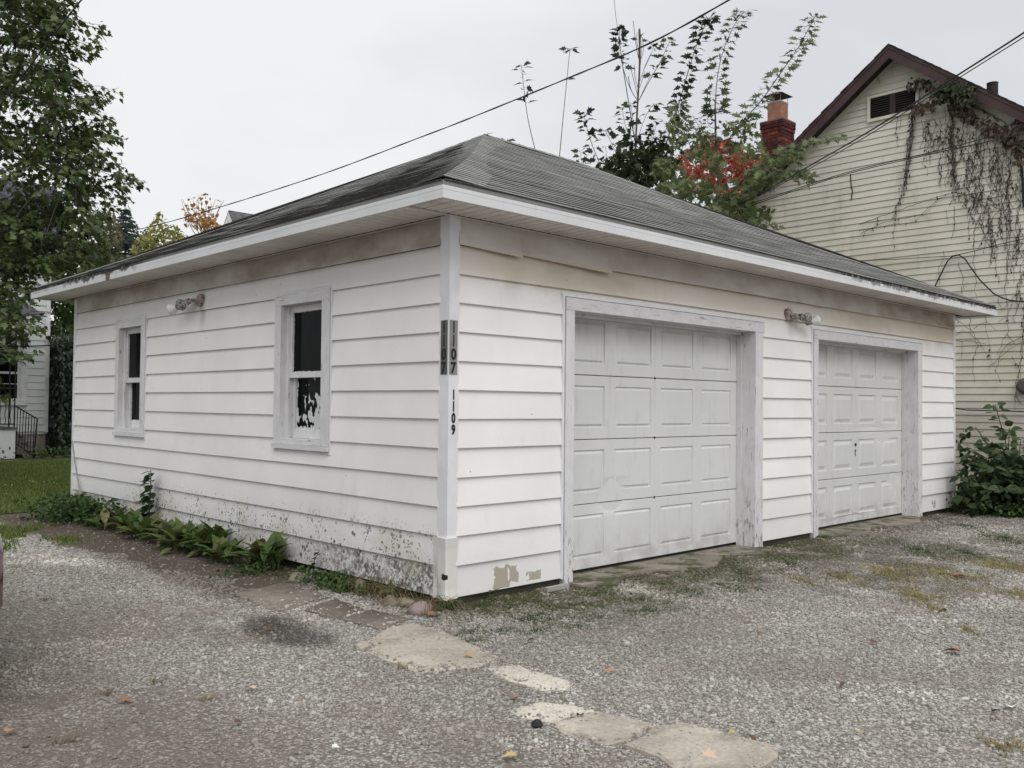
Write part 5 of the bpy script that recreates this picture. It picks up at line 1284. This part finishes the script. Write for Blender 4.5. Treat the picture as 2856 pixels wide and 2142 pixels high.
def zr(X_, Y_, rx, ry, d0, d1, k): q = z2(X_, Y_); return (q[0], q[1], rx*.4521, ry*.4521, d0, d1, k)
mass([zr(960, 1030, 210, 110, 17.6, 19.6, 620), zr(880, 960, 120, 90, 17.8, 19, 150), zr(1080, 960, 150, 90, 18, 19.4, 220), zr(780, 1050, 110, 80, 18, 19, 90), zr(1000, 880, 170, 80, 18, 19, 110), zr(930, 1120, 260, 80, 18, 20, 420)], .14, MAPLE, DKs, 'foliage', t)
# silver maple between garage and cream house
b = at(2006, 600, 16.9); t = thing('silver_maple', 'silver maple sapling with long leafy arching shoots between garage and cream house', 'tree', ground_under(b)); s_ = MB(); D_ = 16.9
P = smooth([np.array(ground_under(b), float)] + Z(D_, (1452, 1330), (1452, 1150), (1430, 900), (1425, 620)), 1); s_.tube(P, [.06-.05*i/(len(P)-1) for i in range(len(P))], 6)
shoot(t, s_, Z(D_, (1428, 700), (1426, 600), (1450, 380), (1530, 170), (1605, 70)), .010, .004, SVD, .0, 1, 100, .165, .26)
shoot(t, s_, Z(D_, (1450, 960), (1560, 780), (1700, 640), (1830, 450), (1950, 280), (2040, 100)), .013, .004, SV, .12, 1, 135, .175, .28)
shoot(t, s_, [at(*z2(1452, 1290), 16.5), at(*z2(1600, 1100), 16.2), at(*z2(1750, 1000), 15.6), at(*z2(1900, 905), 14.9), at(*z2(2060, 862), 14.4), at(*z2(2200, 850), 14.2)], .013, .004, SV, .25, 1, 64, .16, .24)
shoot(t, s_, [at(*z2(1452, 1290), 16.5), at(*z2(1700, 1130), 15.6), at(*z2(1880, 1040), 15.0), at(*z2(2000, 1090), 14.8)], .010, .004, SV, .3, 1, 46, .15, .26)
shoot(t, s_, Z(D_, (1440, 1100), (1300, 950), (1220, 800), (1210, 640)), .009, .004, SV, .3, 1, 44, .16, .26); shoot(t, s_, Z(D_, (1430, 900), (1350, 820), (1290, 720)), .006, .003, SV, .2, 1, 24, .14, .26); shoot(t, s_, Z(D_, (1430, 800), (1370, 770), (1400, 660)), .005, .003, SVD, .3, 1, 12, .12)
shoot(t, s_, Z(16.6, (1460, 1300), (1600, 1330), (1720, 1360), (1780, 1400)), .006, .003, SV, .3, 1, 20, .14, .25)
s_.build('trunk', BARK, t)
mass([zr(1240, 1170, 190, 80, 15.9, 18, 420), zr(1120, 1040, 110, 70, 16.5, 18.2, 150), zr(1500, 1280, 190, 90, 15.8, 17.6, 460), zr(1600, 1150, 130, 70, 15.6, 17.2, 110), zr(1430, 1010, 60, 70, 15.6, 17.2, 50), zr(1740, 1080, 110, 70, 15.2, 16.5, 140), zr(1850, 960, 130, 60, 14.8, 15.8, 110), zr(1640, 1330, 150, 70, 15.4, 16.8, 170), zr(1330, 950, 80, 60, 16, 17.6, 50), zr(1560, 930, 80, 50, 16.3, 17.4, 40), zr(1660, 920, 90, 50, 16, 17, 60), zr(1580, 780, 130, 60, 16.5, 17.3, 60), zr(1290, 860, 120, 90, 16.5, 18, 110), zr(1180, 760, 60, 110, 17, 18.2, 70), zr(1960, 1080, 80, 50, 14.6, 15.2, 40)], .165, SILVER, LSVs, 'foliage', t)
# red maple farther off
RED = leafmat('red_foliage', [(.36, .09, .07), (.50, .15, .105), (.56, .22, .14), (.28, .06, .045), (.22, .12, .06)], .55, .25)
b = at(2030, 600, 34); t = thing('red_maple', 'bright red autumn maple beyond the silver maple', 'tree', ground_under(b))
MB().tube([ground_under(b), (b[0], b[1], b[2]+.8)], [.22, .1], 7).build('trunk', BARK, t)
mass([zr(1450, 1050, 290, 170, 32.5, 36, 6500), zr(1420, 930, 150, 90, 33, 35.5, 1300), zr(1640, 1060, 110, 110, 33, 35, 1300)], .125, MAPLE, RED, 'foliage', t)

# ---- big maple hanging in from the left
LMs = leafmat('left_maple_foliage', [(.038, .064, .020), (.058, .095, .028), (.08, .125, .035), (.12, .155, .05), (.05, .08, .027)], .45, .25, .4)
b0 = at(-520, 1450, 13.8); big = thing('maple_tree', 'large dark green maple hanging into view at the left edge', 'tree', ground_under(b0)); tb = np.array(ground_under(b0)); s_ = MB()
trunk = [tb, tb+[.05, .1, 2.0], tb+[-.05, .15, 4.2], tb+[.1, .1, 6.5], tb+[0, 0, 9.5]]; s_.tube(smooth([np.array(q) for q in trunk]), [.26-.2*i/16 for i in range(17)] if len(smooth([np.array(q) for q in trunk])) == 17 else .2, 9)
limbs = []
for (h, px, py, d) in ((2.6, 40, 760, 13.6), (2.9, 120, 700, 14.2), (3.2, 20, 900, 13.2), (3.5, 180, 600, 14.6), (3.9, 200, 480, 13.4), (4.4, 220, 380, 14.8), (4.8, 150, 300, 13.2), (5.2, 170, 200, 14.4), (5.8, 130, 100, 13.6), (6.2, 100, 0, 14.8), (6.8, 60, -150, 14), (3.1, 60, 640, 15.6), (4.6, -60, 350, 12.8), (5.5, -100, 150, 15.4), (7.5, -50, -300, 14), (7.0, -500, -400, 12.5), (6, -900, 0, 13), (4.5, -1000, 400, 13.5)):
    a = tb + np.array([0, .1, h]); e = at(px, py, d); wv = lambda: np.array([random.uniform(-.3, .3), random.uniform(-.3, .3), random.uniform(-.15, .3)]); m1 = a*.6+e*.4+np.array([0, 0, .65])+wv(); m2_ = a*.25+e*.75+np.array([0, 0, .40])+wv(); P = smooth([a, m1, m2_, e]); limbs += P
    s_.tube(P, [.045-.038*i/(len(P)-1) for i in range(len(P))], 5)
limbs = np.array(limbs)
POLY = [(-1100,-700),(240,-700),(220,-60),(212,0),(222,60),(160,95),(165,150),(240,235),(215,255),(245,300),(290,360),(315,440),(285,470),(265,510),(290,600),(312,720),(250,770),(150,800),(110,850),(95,950),(60,975),(0,950),(-1100,1000)]
tips = [(306,87,14),(285,120,14.1),(270,145,14),(227,60,13.6),(258,235,14.2),(333,260,14.5),(310,285,14.4),(318,362,14),(352,390,14.2),(354,458,14.3),(335,430,14.1),(405,511,14.6),(376,562,14.5),(360,520,14.5),(313,600,14),(328,723,14.6),(217,10,14),(222,193,14),(310,330,14.2),(290,440,14.6),(300,660,15),(325,690,15),(100,985,12.6),(118,905,12.7),(60,1000,12.9),(30,1110,13.2),(10,1060,13.2)] + [(random.uniform(40, 290), random.uniform(560, 740), random.uniform(13.2, 15.5)) for _ in range(26)] + [(random.uniform(0, 130), random.uniform(740, 880), random.uniform(12.8, 14)) for _ in range(10)]
tips = [(*q, 1) for q in tips] + [(q[0]-random.uniform(5, 40), q[1]+random.uniform(-16, 20), q[2]+random.uniform(-.4, .4), 1) for q in tips[:27] for _ in range(2)]; n_in = 0
for ci in range(34*40*2):
    px, py = -1100+42*((ci % 34)+random.random()), -700+42*((ci//34 % 40)+random.random())
    if (px < -200 or py < -150) and ci >= 34*40: continue
    if not in_poly(px, py, POLY): continue
    if py > 800 and random.random() < .45: continue
    tips.append((px, py, random.uniform(12.7, 16.6), 0)); n_in += 1
Lc, Fd = [], []
for (px, py, d, edge) in tips:
    tip = at(px, py, d); q = limbs[np.argmin(np.sum((limbs-tip)**2, 1))]; dr = tip-q; dr[2] *= .5
    if edge: dr = RT*1.0 + np.array([0, 0, random.uniform(-.15, .25)])
    dr = dr/(np.linalg.norm(dr)+1e-6) + np.array([random.uniform(-.3, .3), random.uniform(-.3, .3), random.uniform(-.25, .15)]); dr /= np.linalg.norm(dr)
    Lw = random.uniform(.6, 1.1); st = tip - dr*Lw; mid = tip - dr*Lw*.5 + np.array([0, 0, .07])
    s_.tube([q, (q+st)/2+np.array([0, 0, .1]), st, mid, tip], [.009, .007, .005, .004, .002], 3)
    side = np.cross(dr, [0, 0, 1]); side /= np.linalg.norm(side)+1e-6
    for k in range(26):
        u = random.random()**.8; p = (st+(mid-st)*u*2) if u < .5 else (mid+(tip-mid)*(u-.5)*2); sg = 1 if k % 2 else -1
        f = dr*.45 + side*sg*random.uniform(.3, .9) + np.array([0, 0, random.uniform(-.9, .05)])
        Lc.append(p + side*sg*random.uniform(.02, .10) + np.array([0, 0, random.uniform(-.08, .04)])); Fd.append(f)
k = len(Lc); s_.build('trunk', BARK, big)
cloud('foliage', MAPLE, np.array(Lc), np.array(Fd), rdir(k, (0, -.15, 1), .5), 104e-3*rng.uniform(.65, 1.25, k), LMs, big, kind='stuff')

# ---- distant trees on the left
def far_tree(name, lab, px, pyt, d, regs, size, mat, T=OVATE, twigs=None, tr=.12):
    b = at(px, pyt, d); t = thing(name, lab, 'tree', ground_under(b)); s_ = MB().tube([ground_under(b), (b[0], b[1], b[2]*.6), (b[0]+.1, b[1], b[2])], [tr, tr*.7, .02], 6)
    for q in (twigs or []): s_.tube(smooth([at(x_+random.uniform(-6, 6), y_+random.uniform(-14, 14), d+random.uniform(-.6, .6)) for x_, y_ in q], 1), [.03-.0045*i for i in range(2*len(q))], 3)
    s_.build('trunk', BARK, t); mass(regs, size, T, mat, 'foliage', t); return t
YG = leafmat('yellow_green_foliage', [(.17, .20, .06), (.24, .26, .08), (.38, .32, .10), (.13, .17, .06)], .6, .25)
OR = leafmat('orange_foliage', [(.46, .25, .08), (.42, .20, .07), (.32, .26, .10)], .6, .25)
BR = leafmat('thin_brown_foliage', [(.13, .12, .07), (.09, .10, .045), (.17, .13, .08)], .6, .25)
far_tree('yellow_tree', 'yellow-green tree just above the left eave, right of the spruce', 452, 640, 48, [(455, 690, 80, 50, 46, 50, 1100), (405, 715, 45, 60, 46, 49, 600), (443, 630, 18, 40, 47, 49, 130), (500, 700, 45, 35, 47, 49, 380), (412, 655, 18, 28, 47, 49, 80), (480, 650, 26, 24, 47, 49, 100)], .22, YG)
tw = [[(578, 680), (560+dx*.5, 620), (560+dx, 545+abs(dx)*.3)] for dx in (-60, -45, -32, -20, -8, 4, 18, 30, 42, 55)] + [[(575, 660), (530, 610), (505, 560)], [(575, 660), (600, 600), (620, 560)]]
far_tree('orange_tree', 'half-bare tree with orange leaves beside the distant white gable', 575, 640, 47, [(560, 612, 44, 26, 46, 48, 150), (590, 632, 26, 26, 46, 48, 110), (540, 600, 35, 40, 46, 48, 50), (560, 570, 50, 30, 46, 48, 40)], .24, OR, OVATE, tw)
far_tree('thin_tree', 'thin brownish tree between the left maple and the spruce', 290, 640, 44, [(295, 650, 45, 75, 42, 46, 420), (280, 720, 60, 50, 42, 46, 420)], .26, BR, OVATE, [[(290, 760), (285, 680), (280, 600)], [(292, 740), (305, 660), (312, 605)]])
far_tree('green_tree', 'broad light green tree behind the left house corner and ivy', 200, 800, 29, [(200, 830, 110, 130, 27.5, 31, 1700), (300, 780, 80, 70, 28, 31, 900), (160, 720, 60, 80, 28, 30, 350)], .24, leafmat('mid_green_foliage', [(.035, .06, .016), (.055, .09, .022), (.085, .12, .03), (.12, .14, .04)], .55, .25))
# spruce
b = at(352, 579, 55); t = thing('spruce_tree', 'dark blue-green spruce with a pointed top above the left eave', 'tree', ground_under(b)); MB().tube([ground_under(b), tuple(b)], [.25, .02], 7).build('trunk', BARK, t)
V, F = [], []
for lv in range(46):
    z = b[2] - .12 - lv*.20 - random.uniform(0, .06); R_ = .12 + lv*.095
    if z < .5: break
    nb_ = 11 + lv//2
    for j in range(nb_):
        a = random.uniform(0, 6.283); L_ = R_*random.uniform(.75, 1.15); d = np.array([math.cos(a), math.sin(a), -.18]); c_ = np.array([b[0], b[1], z])
        for q in range(max(3, int(L_/.16))):
            u = (q+1)/max(3, int(L_/.16)); p = c_ + d*L_*u + np.array([0, 0, .10*u*u*L_])
            for sg in (-1, 1):
                e = p + np.array([-math.sin(a)*sg*.26*(1.1-u*.6), math.cos(a)*sg*.26*(1.1-u*.6), random.uniform(-.16, .05)]) + d*.16; i0 = len(V)
                V += [p + [0, 0, .07], p - [0, 0, .07], e]; F.append((i0, i0+1, i0+2))
tri_mesh('foliage', np.array(V), np.array(F), leafmat('spruce_needles', [(.045, .065, .058), (.07, .095, .08), (.085, .115, .10)], .7, .25), t, kind='stuff')
# distant house: white-trimmed gable with grey roof
g0 = at(637, 588, 40); t = thing('distant_house', 'distant grey-roofed gable with white trim showing above the garage roof', 'house', (g0[0], g0[1], GZ)); gx0, gy0, gz0 = map(float, g0)
GREYW = plain('grey_gable_siding', (.30, .30, .29), .7); WT = plain('white_trim', (.74, .74, .74), .6); GR = plain('grey_roof', (.12, .12, .122), .9, .3, 3)
hw, sl2 = 4.0, 1.3
MB().add([(gx0+.25, gy0-hw, GZ), (gx0+.25, gy0+hw, GZ), (gx0+.25, gy0+hw, gz0-hw*sl2), (gx0+.25, gy0, gz0-.1), (gx0+.25, gy0-hw, gz0-hw*sl2)], [(0, 4, 3, 2, 1)]).box((gx0+.26, gy0-hw+.01, GZ), (gx0+9, gy0-hw+.2, gz0-hw*sl2)).box((gx0+.26, gy0+hw-.2, GZ), (gx0+9, gy0+hw-.01, gz0-hw*sl2)).build('wall', GREYW, t)
for sg in (-1, 1):
    e = (gy0+sg*(hw+.3)); ze = gz0-(hw+.3)*sl2; n = 34
    for c in range(n):
        y0, y1 = e+(gy0-e)*c/n, e+(gy0-e)*(c+1.15)/n; z0, z1 = ze+(gz0-ze)*c/n, ze+(gz0-ze)*(c+1.15)/n
        MB().add([(gx0, y0, z0), (gx0+9.3, y0, z0), (gx0+9.3, y0, z0+.03), (gx0, y0, z0+.03), (gx0+9.3, y1, z1), (gx0, y1, z1)], [(0, 1, 2, 3), (3, 2, 4, 5)]).build('shingle_course', GR, t)
    MB().add([(gx0+.0, gy0, gz0-.04), (gx0+.0, e, ze-.04), (gx0, e, ze-.48), (gx0, gy0, gz0-.52), (gx0+.2, gy0, gz0-.04), (gx0+.2, e, ze-.04), (gx0+.2, e, ze-.48), (gx0+.2, gy0, gz0-.52)], [(0, 1, 2, 3), (7, 6, 5, 4), (3, 2, 6, 7)]).build('rake_board', WT, t)

# ------------------------------------------------------------------ white house at the far left
WH = Mat('white_house_siding', .55); WH.col(WH.scale((.70, .735, .72), WH.noise(2, 4).step(.3, .7, .88, 1.05) * (WH.rnd*.06+.95))); WH = WH.m
HY = 20.9; hx1 = 3.78; hx0 = -8.0
lh = thing('white_house', 'white two-storey house with an iron-railed porch behind the left maple', 'house', (hx1, HY, GZ))
def yb(u0, u1, z0, z1, sd): 
    o = board('B', u0, u1, z0, z1, o=.02, seg=1.5, parent=lh, mat=WH, plane=HY, seed=sd)
wx1 = float(on(1, HY, 75, 1040)[0]); wz0 = float(on(1, HY, 40, 1130)[2]); wz1 = float(on(1, HY, 40, 950)[2]); gxr = float(on(1, HY, 58, 1040)[0])
z = .52; k = 0
while z < 5.3:
    if z+.183 <= wz0+.03 or z >= wz1-.03: yb(hx0, hx1-.08, z, z+.183, k)
    else: yb(wx1-.02, hx1-.08, z, z+.183, k); yb(hx0, wx1-2.2, z, z+.183, k+50)
    z += .183; k += 1
MB().box((hx1-.09, HY-.035, .5), (hx1+.01, HY+.05, 5.35)).build('corner_board', WT, lh)
MB().box((hx0, HY+.002, .45), (hx1, HY+.2, 5.4)).box((hx1-.2, HY+.21, .45), (hx1-.001, HY+8, 5.4)).build('side_wall', WH, lh)
MB().box((hx0, HY+.03, -.3), (hx1-.03, HY+.25, .49)).build('foundation', conc_mat('painted_foundation', (.42, .38, .35), .2, .6), lh)
w_ = MB().box((wx1-.17, HY-.05, wz0+.12), (wx1, HY+.0, wz1-.12)).box((wx1-2.2, HY-.05, wz1-.119), (wx1, HY, wz1)).box((wx1-2.2, HY-.07, wz0), (wx1+.02, HY, wz0+.119)).box((wx1-2.2, HY-.05, wz0+.12), (wx1-2.03, HY, wz1-.12)).build('window', WT, lh)
ga, gb = wx1-2.03, wx1-.17
MB().box((gb-.06, HY-.03, wz0+.12), (gb, HY-.001, wz1-.12)).box((ga, HY-.03, wz0+.12), (ga+.06, HY-.001, wz1-.12)).box((ga+.06, HY-.031, (wz0+wz1)/2-.03), (gb-.06, HY-.002, (wz0+wz1)/2+.03)).box((ga+.06, HY-.03, wz0+.121), (gb-.06, HY-.003, wz0+.18)).build('sash', WT, w_)
MB().box((ga+.05, HY-.016, wz0+.15), (gb-.05, HY-.008, wz1-.13)).build('pane', PANE, w_)
mb = MB()
for f in (.30, .70):
    zz = wz0+.12+(wz1-wz0-.24)*f; mb.box((ga+.06, HY-.022, zz-.008), (gb-.06, HY-.017, zz+.008))
mb.build('muntin', WT, w_)
# roof
DS = plain('slate_grey_shingles', (.085, .085, .10), .9, .25, 6); n = 14
for c in range(n):
    y0, z0 = HY-.45+.9*c/n, 5.33+1.75*c/n; y1, z1 = HY-.45+.9*(c+1.15)/n, 5.33+1.75*(c+1.15)/n
    MB().add([(hx0, y0, z0), (hx1+.25, y0, z0), (hx1+.25, y0, z0+.03), (hx0, y0, z0+.03), (hx1+.25, y1, z1), (hx0, y1, z1)], [(0, 1, 2, 3), (3, 2, 4, 5)]).build('shingle_course', DS, lh)
MB().add([(hx0, HY+.45, 7.08), (hx1+.25, HY+.45, 7.08), (hx1+.25, HY+8.2, 7.3), (hx0, HY+8.2, 7.3), (hx1+.24, HY-.44, 5.33), (hx1+.24, HY+8.2, 5.33)], [(0, 1, 2, 3), (1, 4, 5, 2)]).build('rear_roof_slope', DS, lh)
MB().box((hx0, HY-.42, 5.16), (hx1+.22, HY-.0, 5.32)).build('eave_board', WT, lh)
# porch with iron railing and steps descending to the right
py0 = 19.2; pxr = float(on(1, py0, 44, 1200)[0]); pz = float(on(1, py0, 30, 1192)[2])
porch = MB().box((hx0, py0-.02, pz-.05), (pxr+.04, HY-.03, pz)).build('porch', plain('porch_floor', (.10, .10, .10), .7), lh)
for k in range(9): MB().box((pxr-.42*(k+1)+.004, py0+.01, GZ-.05), (pxr-.42*k-.004, py0+.04, pz-.052)).build('skirt_panel', WH, porch)
MB().box((pxr-.03, py0+.042, GZ-.05), (pxr, HY-.04, pz-.052)).build('skirt_panel', WH, porch)
IRON = plain('black_iron', (.014, .013, .014), .5, .1)
rail = MB(); top = pz+.95; zt = 3.05
rb = MB().tube([(hx0, py0+.06, top-.02), (pxr, py0+.06, top-.02)], .018, 5).tube([(hx0, py0+.06, pz+.08), (pxr, py0+.06, pz+.08)], .014, 5).build('railing', IRON, lh)
for k in range(34):
    x = pxr - .11*(k+1); pts = [(x+.012*math.sin(q*2.1), py0+.06+.012*math.cos(q*2.1), pz+.08+(top-.1-pz)*q/9) for q in range(10)]
    MB().tube(pts, .009, 4).build('baluster', IRON, rb)
for dx in (0, .12): MB().tube([(pxr-dx-.02, py0+.06, pz), (pxr-dx-.02, py0+.06, zt)], .018, 6).build('post', IRON, rb)
MB().tube([(pxr-.55, py0+.06, pz), (pxr-.55, py0+.06, zt)], .018, 6).build('post', IRON, rb)
sx1 = float(on(1, py0+.1, 104, 1170)[0]); sz1 = float(on(1, py0+.1, 104, 1168)[2]); sz0 = float(on(1, py0+.1, 45, 1132)[2])
sr = MB().tube([(pxr, py0+.1, sz0), (sx1, py0+.1, sz1), (sx1-.06, py0+.1, GZ)], .02, 6).tube([(pxr, py0+.1, sz0-.88), (sx1-.05, py0+.1, sz1-.93)], .015, 5).build('stair_railing', IRON, lh)
for k in range(1, 8):
    x = pxr+(sx1-pxr)*k/8; zz = sz0+(sz1-sz0)*k/8; MB().tube([(x, py0+.1, zz), (x-.02, py0+.1, zz-.9)], .010, 4).build('baluster', IRON, sr)
WD = plain('weathered_wood', (.21, .20, .18), .85, .25, 9)
st_ = MB().add([(pxr+.03, py0+.16, pz-.05), (sx1-.02, py0+.16, GZ+.14), (sx1-.02, py0+.16, GZ), (sx1-.25, py0+.16, GZ), (pxr+.03, py0+.16, pz-.42), (pxr+.03, py0+.2, pz-.05), (sx1-.02, py0+.2, GZ+.14), (sx1-.02, py0+.2, GZ), (sx1-.25, py0+.2, GZ), (pxr+.03, py0+.2, pz-.42)], [(0, 1, 2, 3, 4), (9, 8, 7, 6, 5), (0, 5, 6, 1), (1, 6, 7, 2)]).build('steps', WD, lh)
for k in range(3): 
    f = (k+.5)/3; x = pxr+.05+(sx1-pxr-.2)*f; zz = pz-.12-(pz-GZ-.2)*f; MB().box((x, py0+.12, zz), (x+.28, HY-.1, zz+.035)).build('tread', WD, st_)
# porch roof
MB().box((hx0, py0-.25, zt), (float(on(1, py0, 60, 900)[0]), HY-.03, zt+.28)).build('porch_beam', WT, lh)
MB().add([(hx0, py0-.4, zt+.29), (pxr+.55, py0-.4, zt+.29), (pxr+.55, HY-.03, zt+.85), (hx0, HY-.03, zt+.85)], [(0, 1, 2, 3)]).build('porch_roof', DS, lh)
# ivy hedge between house and garage
IV = leafmat('ivy_leaf', [(.012, .020, .012), (.02, .032, .016), (.032, .045, .024), (.05, .06, .035)], .35, .2, .5)
hd = thing('ivy_hedge', 'tall dark ivy-covered hedge between white house and garage', 'hedge', (5.0, 20.6, GZ))
MB().box((3.95, 20.35, GZ-.1), (7.4, 21.6, 2.75)).build('trunk', plain('ivy_shade', (.010, .014, .008), .9), hd)  # no trunk: added core box, its dark colour stands for shade inside the ivy
n = 8000; Lq = np.stack([rng.uniform(3.72, 7.5, n), 20.3 - np.abs(rng.normal(0, .14, n)), rng.uniform(GZ, 2.95, n)], 1)
n2_ = 2200; Lq = np.concatenate([Lq, np.stack([rng.uniform(3.7, 7.5, n2_), rng.uniform(20.2, 21.6, n2_), 2.75+np.abs(rng.normal(0, .16, n2_))], 1), np.stack([rng.normal(3.85, .12, 1200).clip(3.82), rng.uniform(19.9, 20.8, 1200), rng.uniform(GZ, 2.6, 1200)**1.0], 1)]); n = len(Lq)
cloud('foliage', OVATE, Lq, rdir(n, (0, -.3, -.8), .35), rdir(n, (0, -1, .5), .4), .11*rng.uniform(.6, 1.3, n), IV, hd, kind='stuff')
o = cover('weeds', [(4.4, 18.9, 1.6, .5, 900, -.2)], WEED, OVATE, .09, 'weedy plants at the foot of the ivy hedge', .25)

# ------------------------------------------------------------------ shrub right of the garage
SH = leafmat('shrub_leaf', [(.032, .058, .02), (.048, .082, .028), (.064, .102, .038), (.08, .115, .05)], .5, .2, .35, 'rnd'); SHs = leafmat('shrub_under', [(.018, .034, .014), (.03, .055, .02), (.042, .072, .026)], .5, .2)
bc = np.array([9.95, -.55, GZ]); t = thing('shrub', 'broad-leaved green shrub with one tall shoot against the cream house', 'shrub', tuple(bc)); OVS = tmesh('leaf', OVATE, SH); s_ = MB(); cnt = 0
tops = [(2775, 1128, 12.3, 20), (2815, 1195, 12.4, 16), (2740, 1225, 12.3, 15), (2700, 1275, 12.2, 14), (2790, 1255, 12.1, 18), (2846, 1230, 12.5, 16), (2870, 1290, 12.2, 16), (2680, 1330, 12.2, 12), (2760, 1300, 11.9, 18), (2820, 1310, 11.8, 18), (2730, 1350, 11.9, 16), (2790, 1360, 11.6, 18), (2850, 1360, 11.6, 16), (2900, 1320, 12.0, 16), (2920, 1240, 12.6, 14), (2690, 1390, 12.0, 12), (2720, 1190, 12.8, 6)]
for (px, py, d, n_) in tops:
    e = at(px, py, d); b_ = bc + np.array([random.uniform(-.25, .25), random.uniform(-.25, .25), 0]); b_[0] = max(b_[0], 9.3)
    shoot(t, s_, [b_, b_*.5+e*.5+np.array([0, 0, .12]), e], .011, .004, OVS, .30, 1, int(n_*1.25), .125, .12)
s_.build('stem', TWIG, t)
regs = [(2770, 1330, 95, 90, 12.0, 12.9, 520), (2830, 1350, 70, 80, 11.9, 12.8, 420), (2720, 1380, 60, 50, 12.0, 12.7, 250), (2790, 1400, 110, 40, 11.7, 12.5, 260), (2900, 1330, 60, 90, 11.8, 12.8, 200), (2690, 1230, 20, 40, 12.9, 13.3, 20)]
mass(regs, .12, OVATE, SHs, 'foliage', t)

# ------------------------------------------------------------------ dark red car just outside the left edge
PAINT = Mat('dark_red_car_paint', .22, .5); PAINT.col((.065, .010, .014)); PAINT.b.inputs['Coat Weight'].default_value = .6; PAINT = PAINT.m
CX, CY0 = -3.63, -.38; CGL = plain('car_glass', (.015, .016, .017), .06, .05)
car = thing('parked_car', 'dark red car whose rear corner just touches the left edge', 'car', (CX, CY0+2.2, GZ))
secs = [(0, .40, .80, .70), (.10, .36, .86, .80), (.45, .32, .93, .88), (1.2, .30, .95, .90), (2.6, .30, .93, .90), (3.4, .30, .86, .88), (4.1, .34, .78, .80), (4.35, .42, .66, .66)]
vs, fs = [], []; m_ = 12
for (y, zb2, zt2, hw2) in secs:
    for k in range(m_):
        a = 2*math.pi*(k+.5)/m_; cxx = math.copysign(abs(math.cos(a))**.45, math.cos(a)); czz = math.copysign(abs(math.sin(a))**.55, math.sin(a))
        vs.append((CX+cxx*hw2, CY0+y, GZ+(zb2+zt2)/2-.03+czz*(zt2-zb2)/2))
for i in range(len(secs)-1):
    for k in range(m_): fs.append((i*m_+k, i*m_+(k+1) % m_, (i+1)*m_+(k+1) % m_, (i+1)*m_+k))
fs += [tuple(range(m_))[::-1], tuple((len(secs)-1)*m_+k for k in range(m_))]
MB().add(vs, fs).build('body', PAINT, car, True)
cab = [(.30, .72, .92), (.85, .62, 1.40), (2.0, .62, 1.44), (3.0, .70, .93)]
vs = [(CX+s2*w2, CY0+y, GZ+zz) for (y, w2, zz) in cab for s2 in (-1, 1)] + [(CX+s2*.78, CY0+y, GZ+.88) for y in (.35, 3.0) for s2 in (-1, 1)]
MB().add(vs, [(2, 3, 5, 4), (8, 0, 2, 4, 6, 10)[:5], (1, 9, 11, 7, 5, 3)]).build('roof', PAINT, car)
MB().add(vs, [(0, 1, 3, 2), (4, 5, 7, 6)]).build('windscreen', CGL, car)
MB().box((CX-.72, CY0-.06, GZ+.36), (CX+.72, CY0+.05, GZ+.56)).build('bumper', PAINT, car)
for sg in (-1, 1): MB().box((CX+sg*.45, CY0-.02, GZ+.62), (CX+sg*.72, CY0+.06, GZ+.76)).build('tail_light', plain('tail_lens', (.30, .01, .012), .2) if sg < 0 else bpy.data.materials['tail_lens'], car)
TY = plain('tyre', (.02, .02, .02), .8); RM = plain('rim', (.45, .45, .46), .35)
for sg in (-1, 1):
    for y in (.85, 3.45):
        wq = MB().lathe((CX+sg*.72, CY0+y, GZ+.31), (sg, 0, 0), [(.18, 0), (.30, .0), (.315, .03), (.315, .15), (.29, .18), (.2, .18)], 20).build('wheel', TY, car)
        MB().lathe((CX+sg*.90, CY0+y, GZ+.31), (sg, 0, 0), [(.2, -.02), (.19, .0), (.05, -.02), (.03, .01)], 14).build('rim', RM, wq)
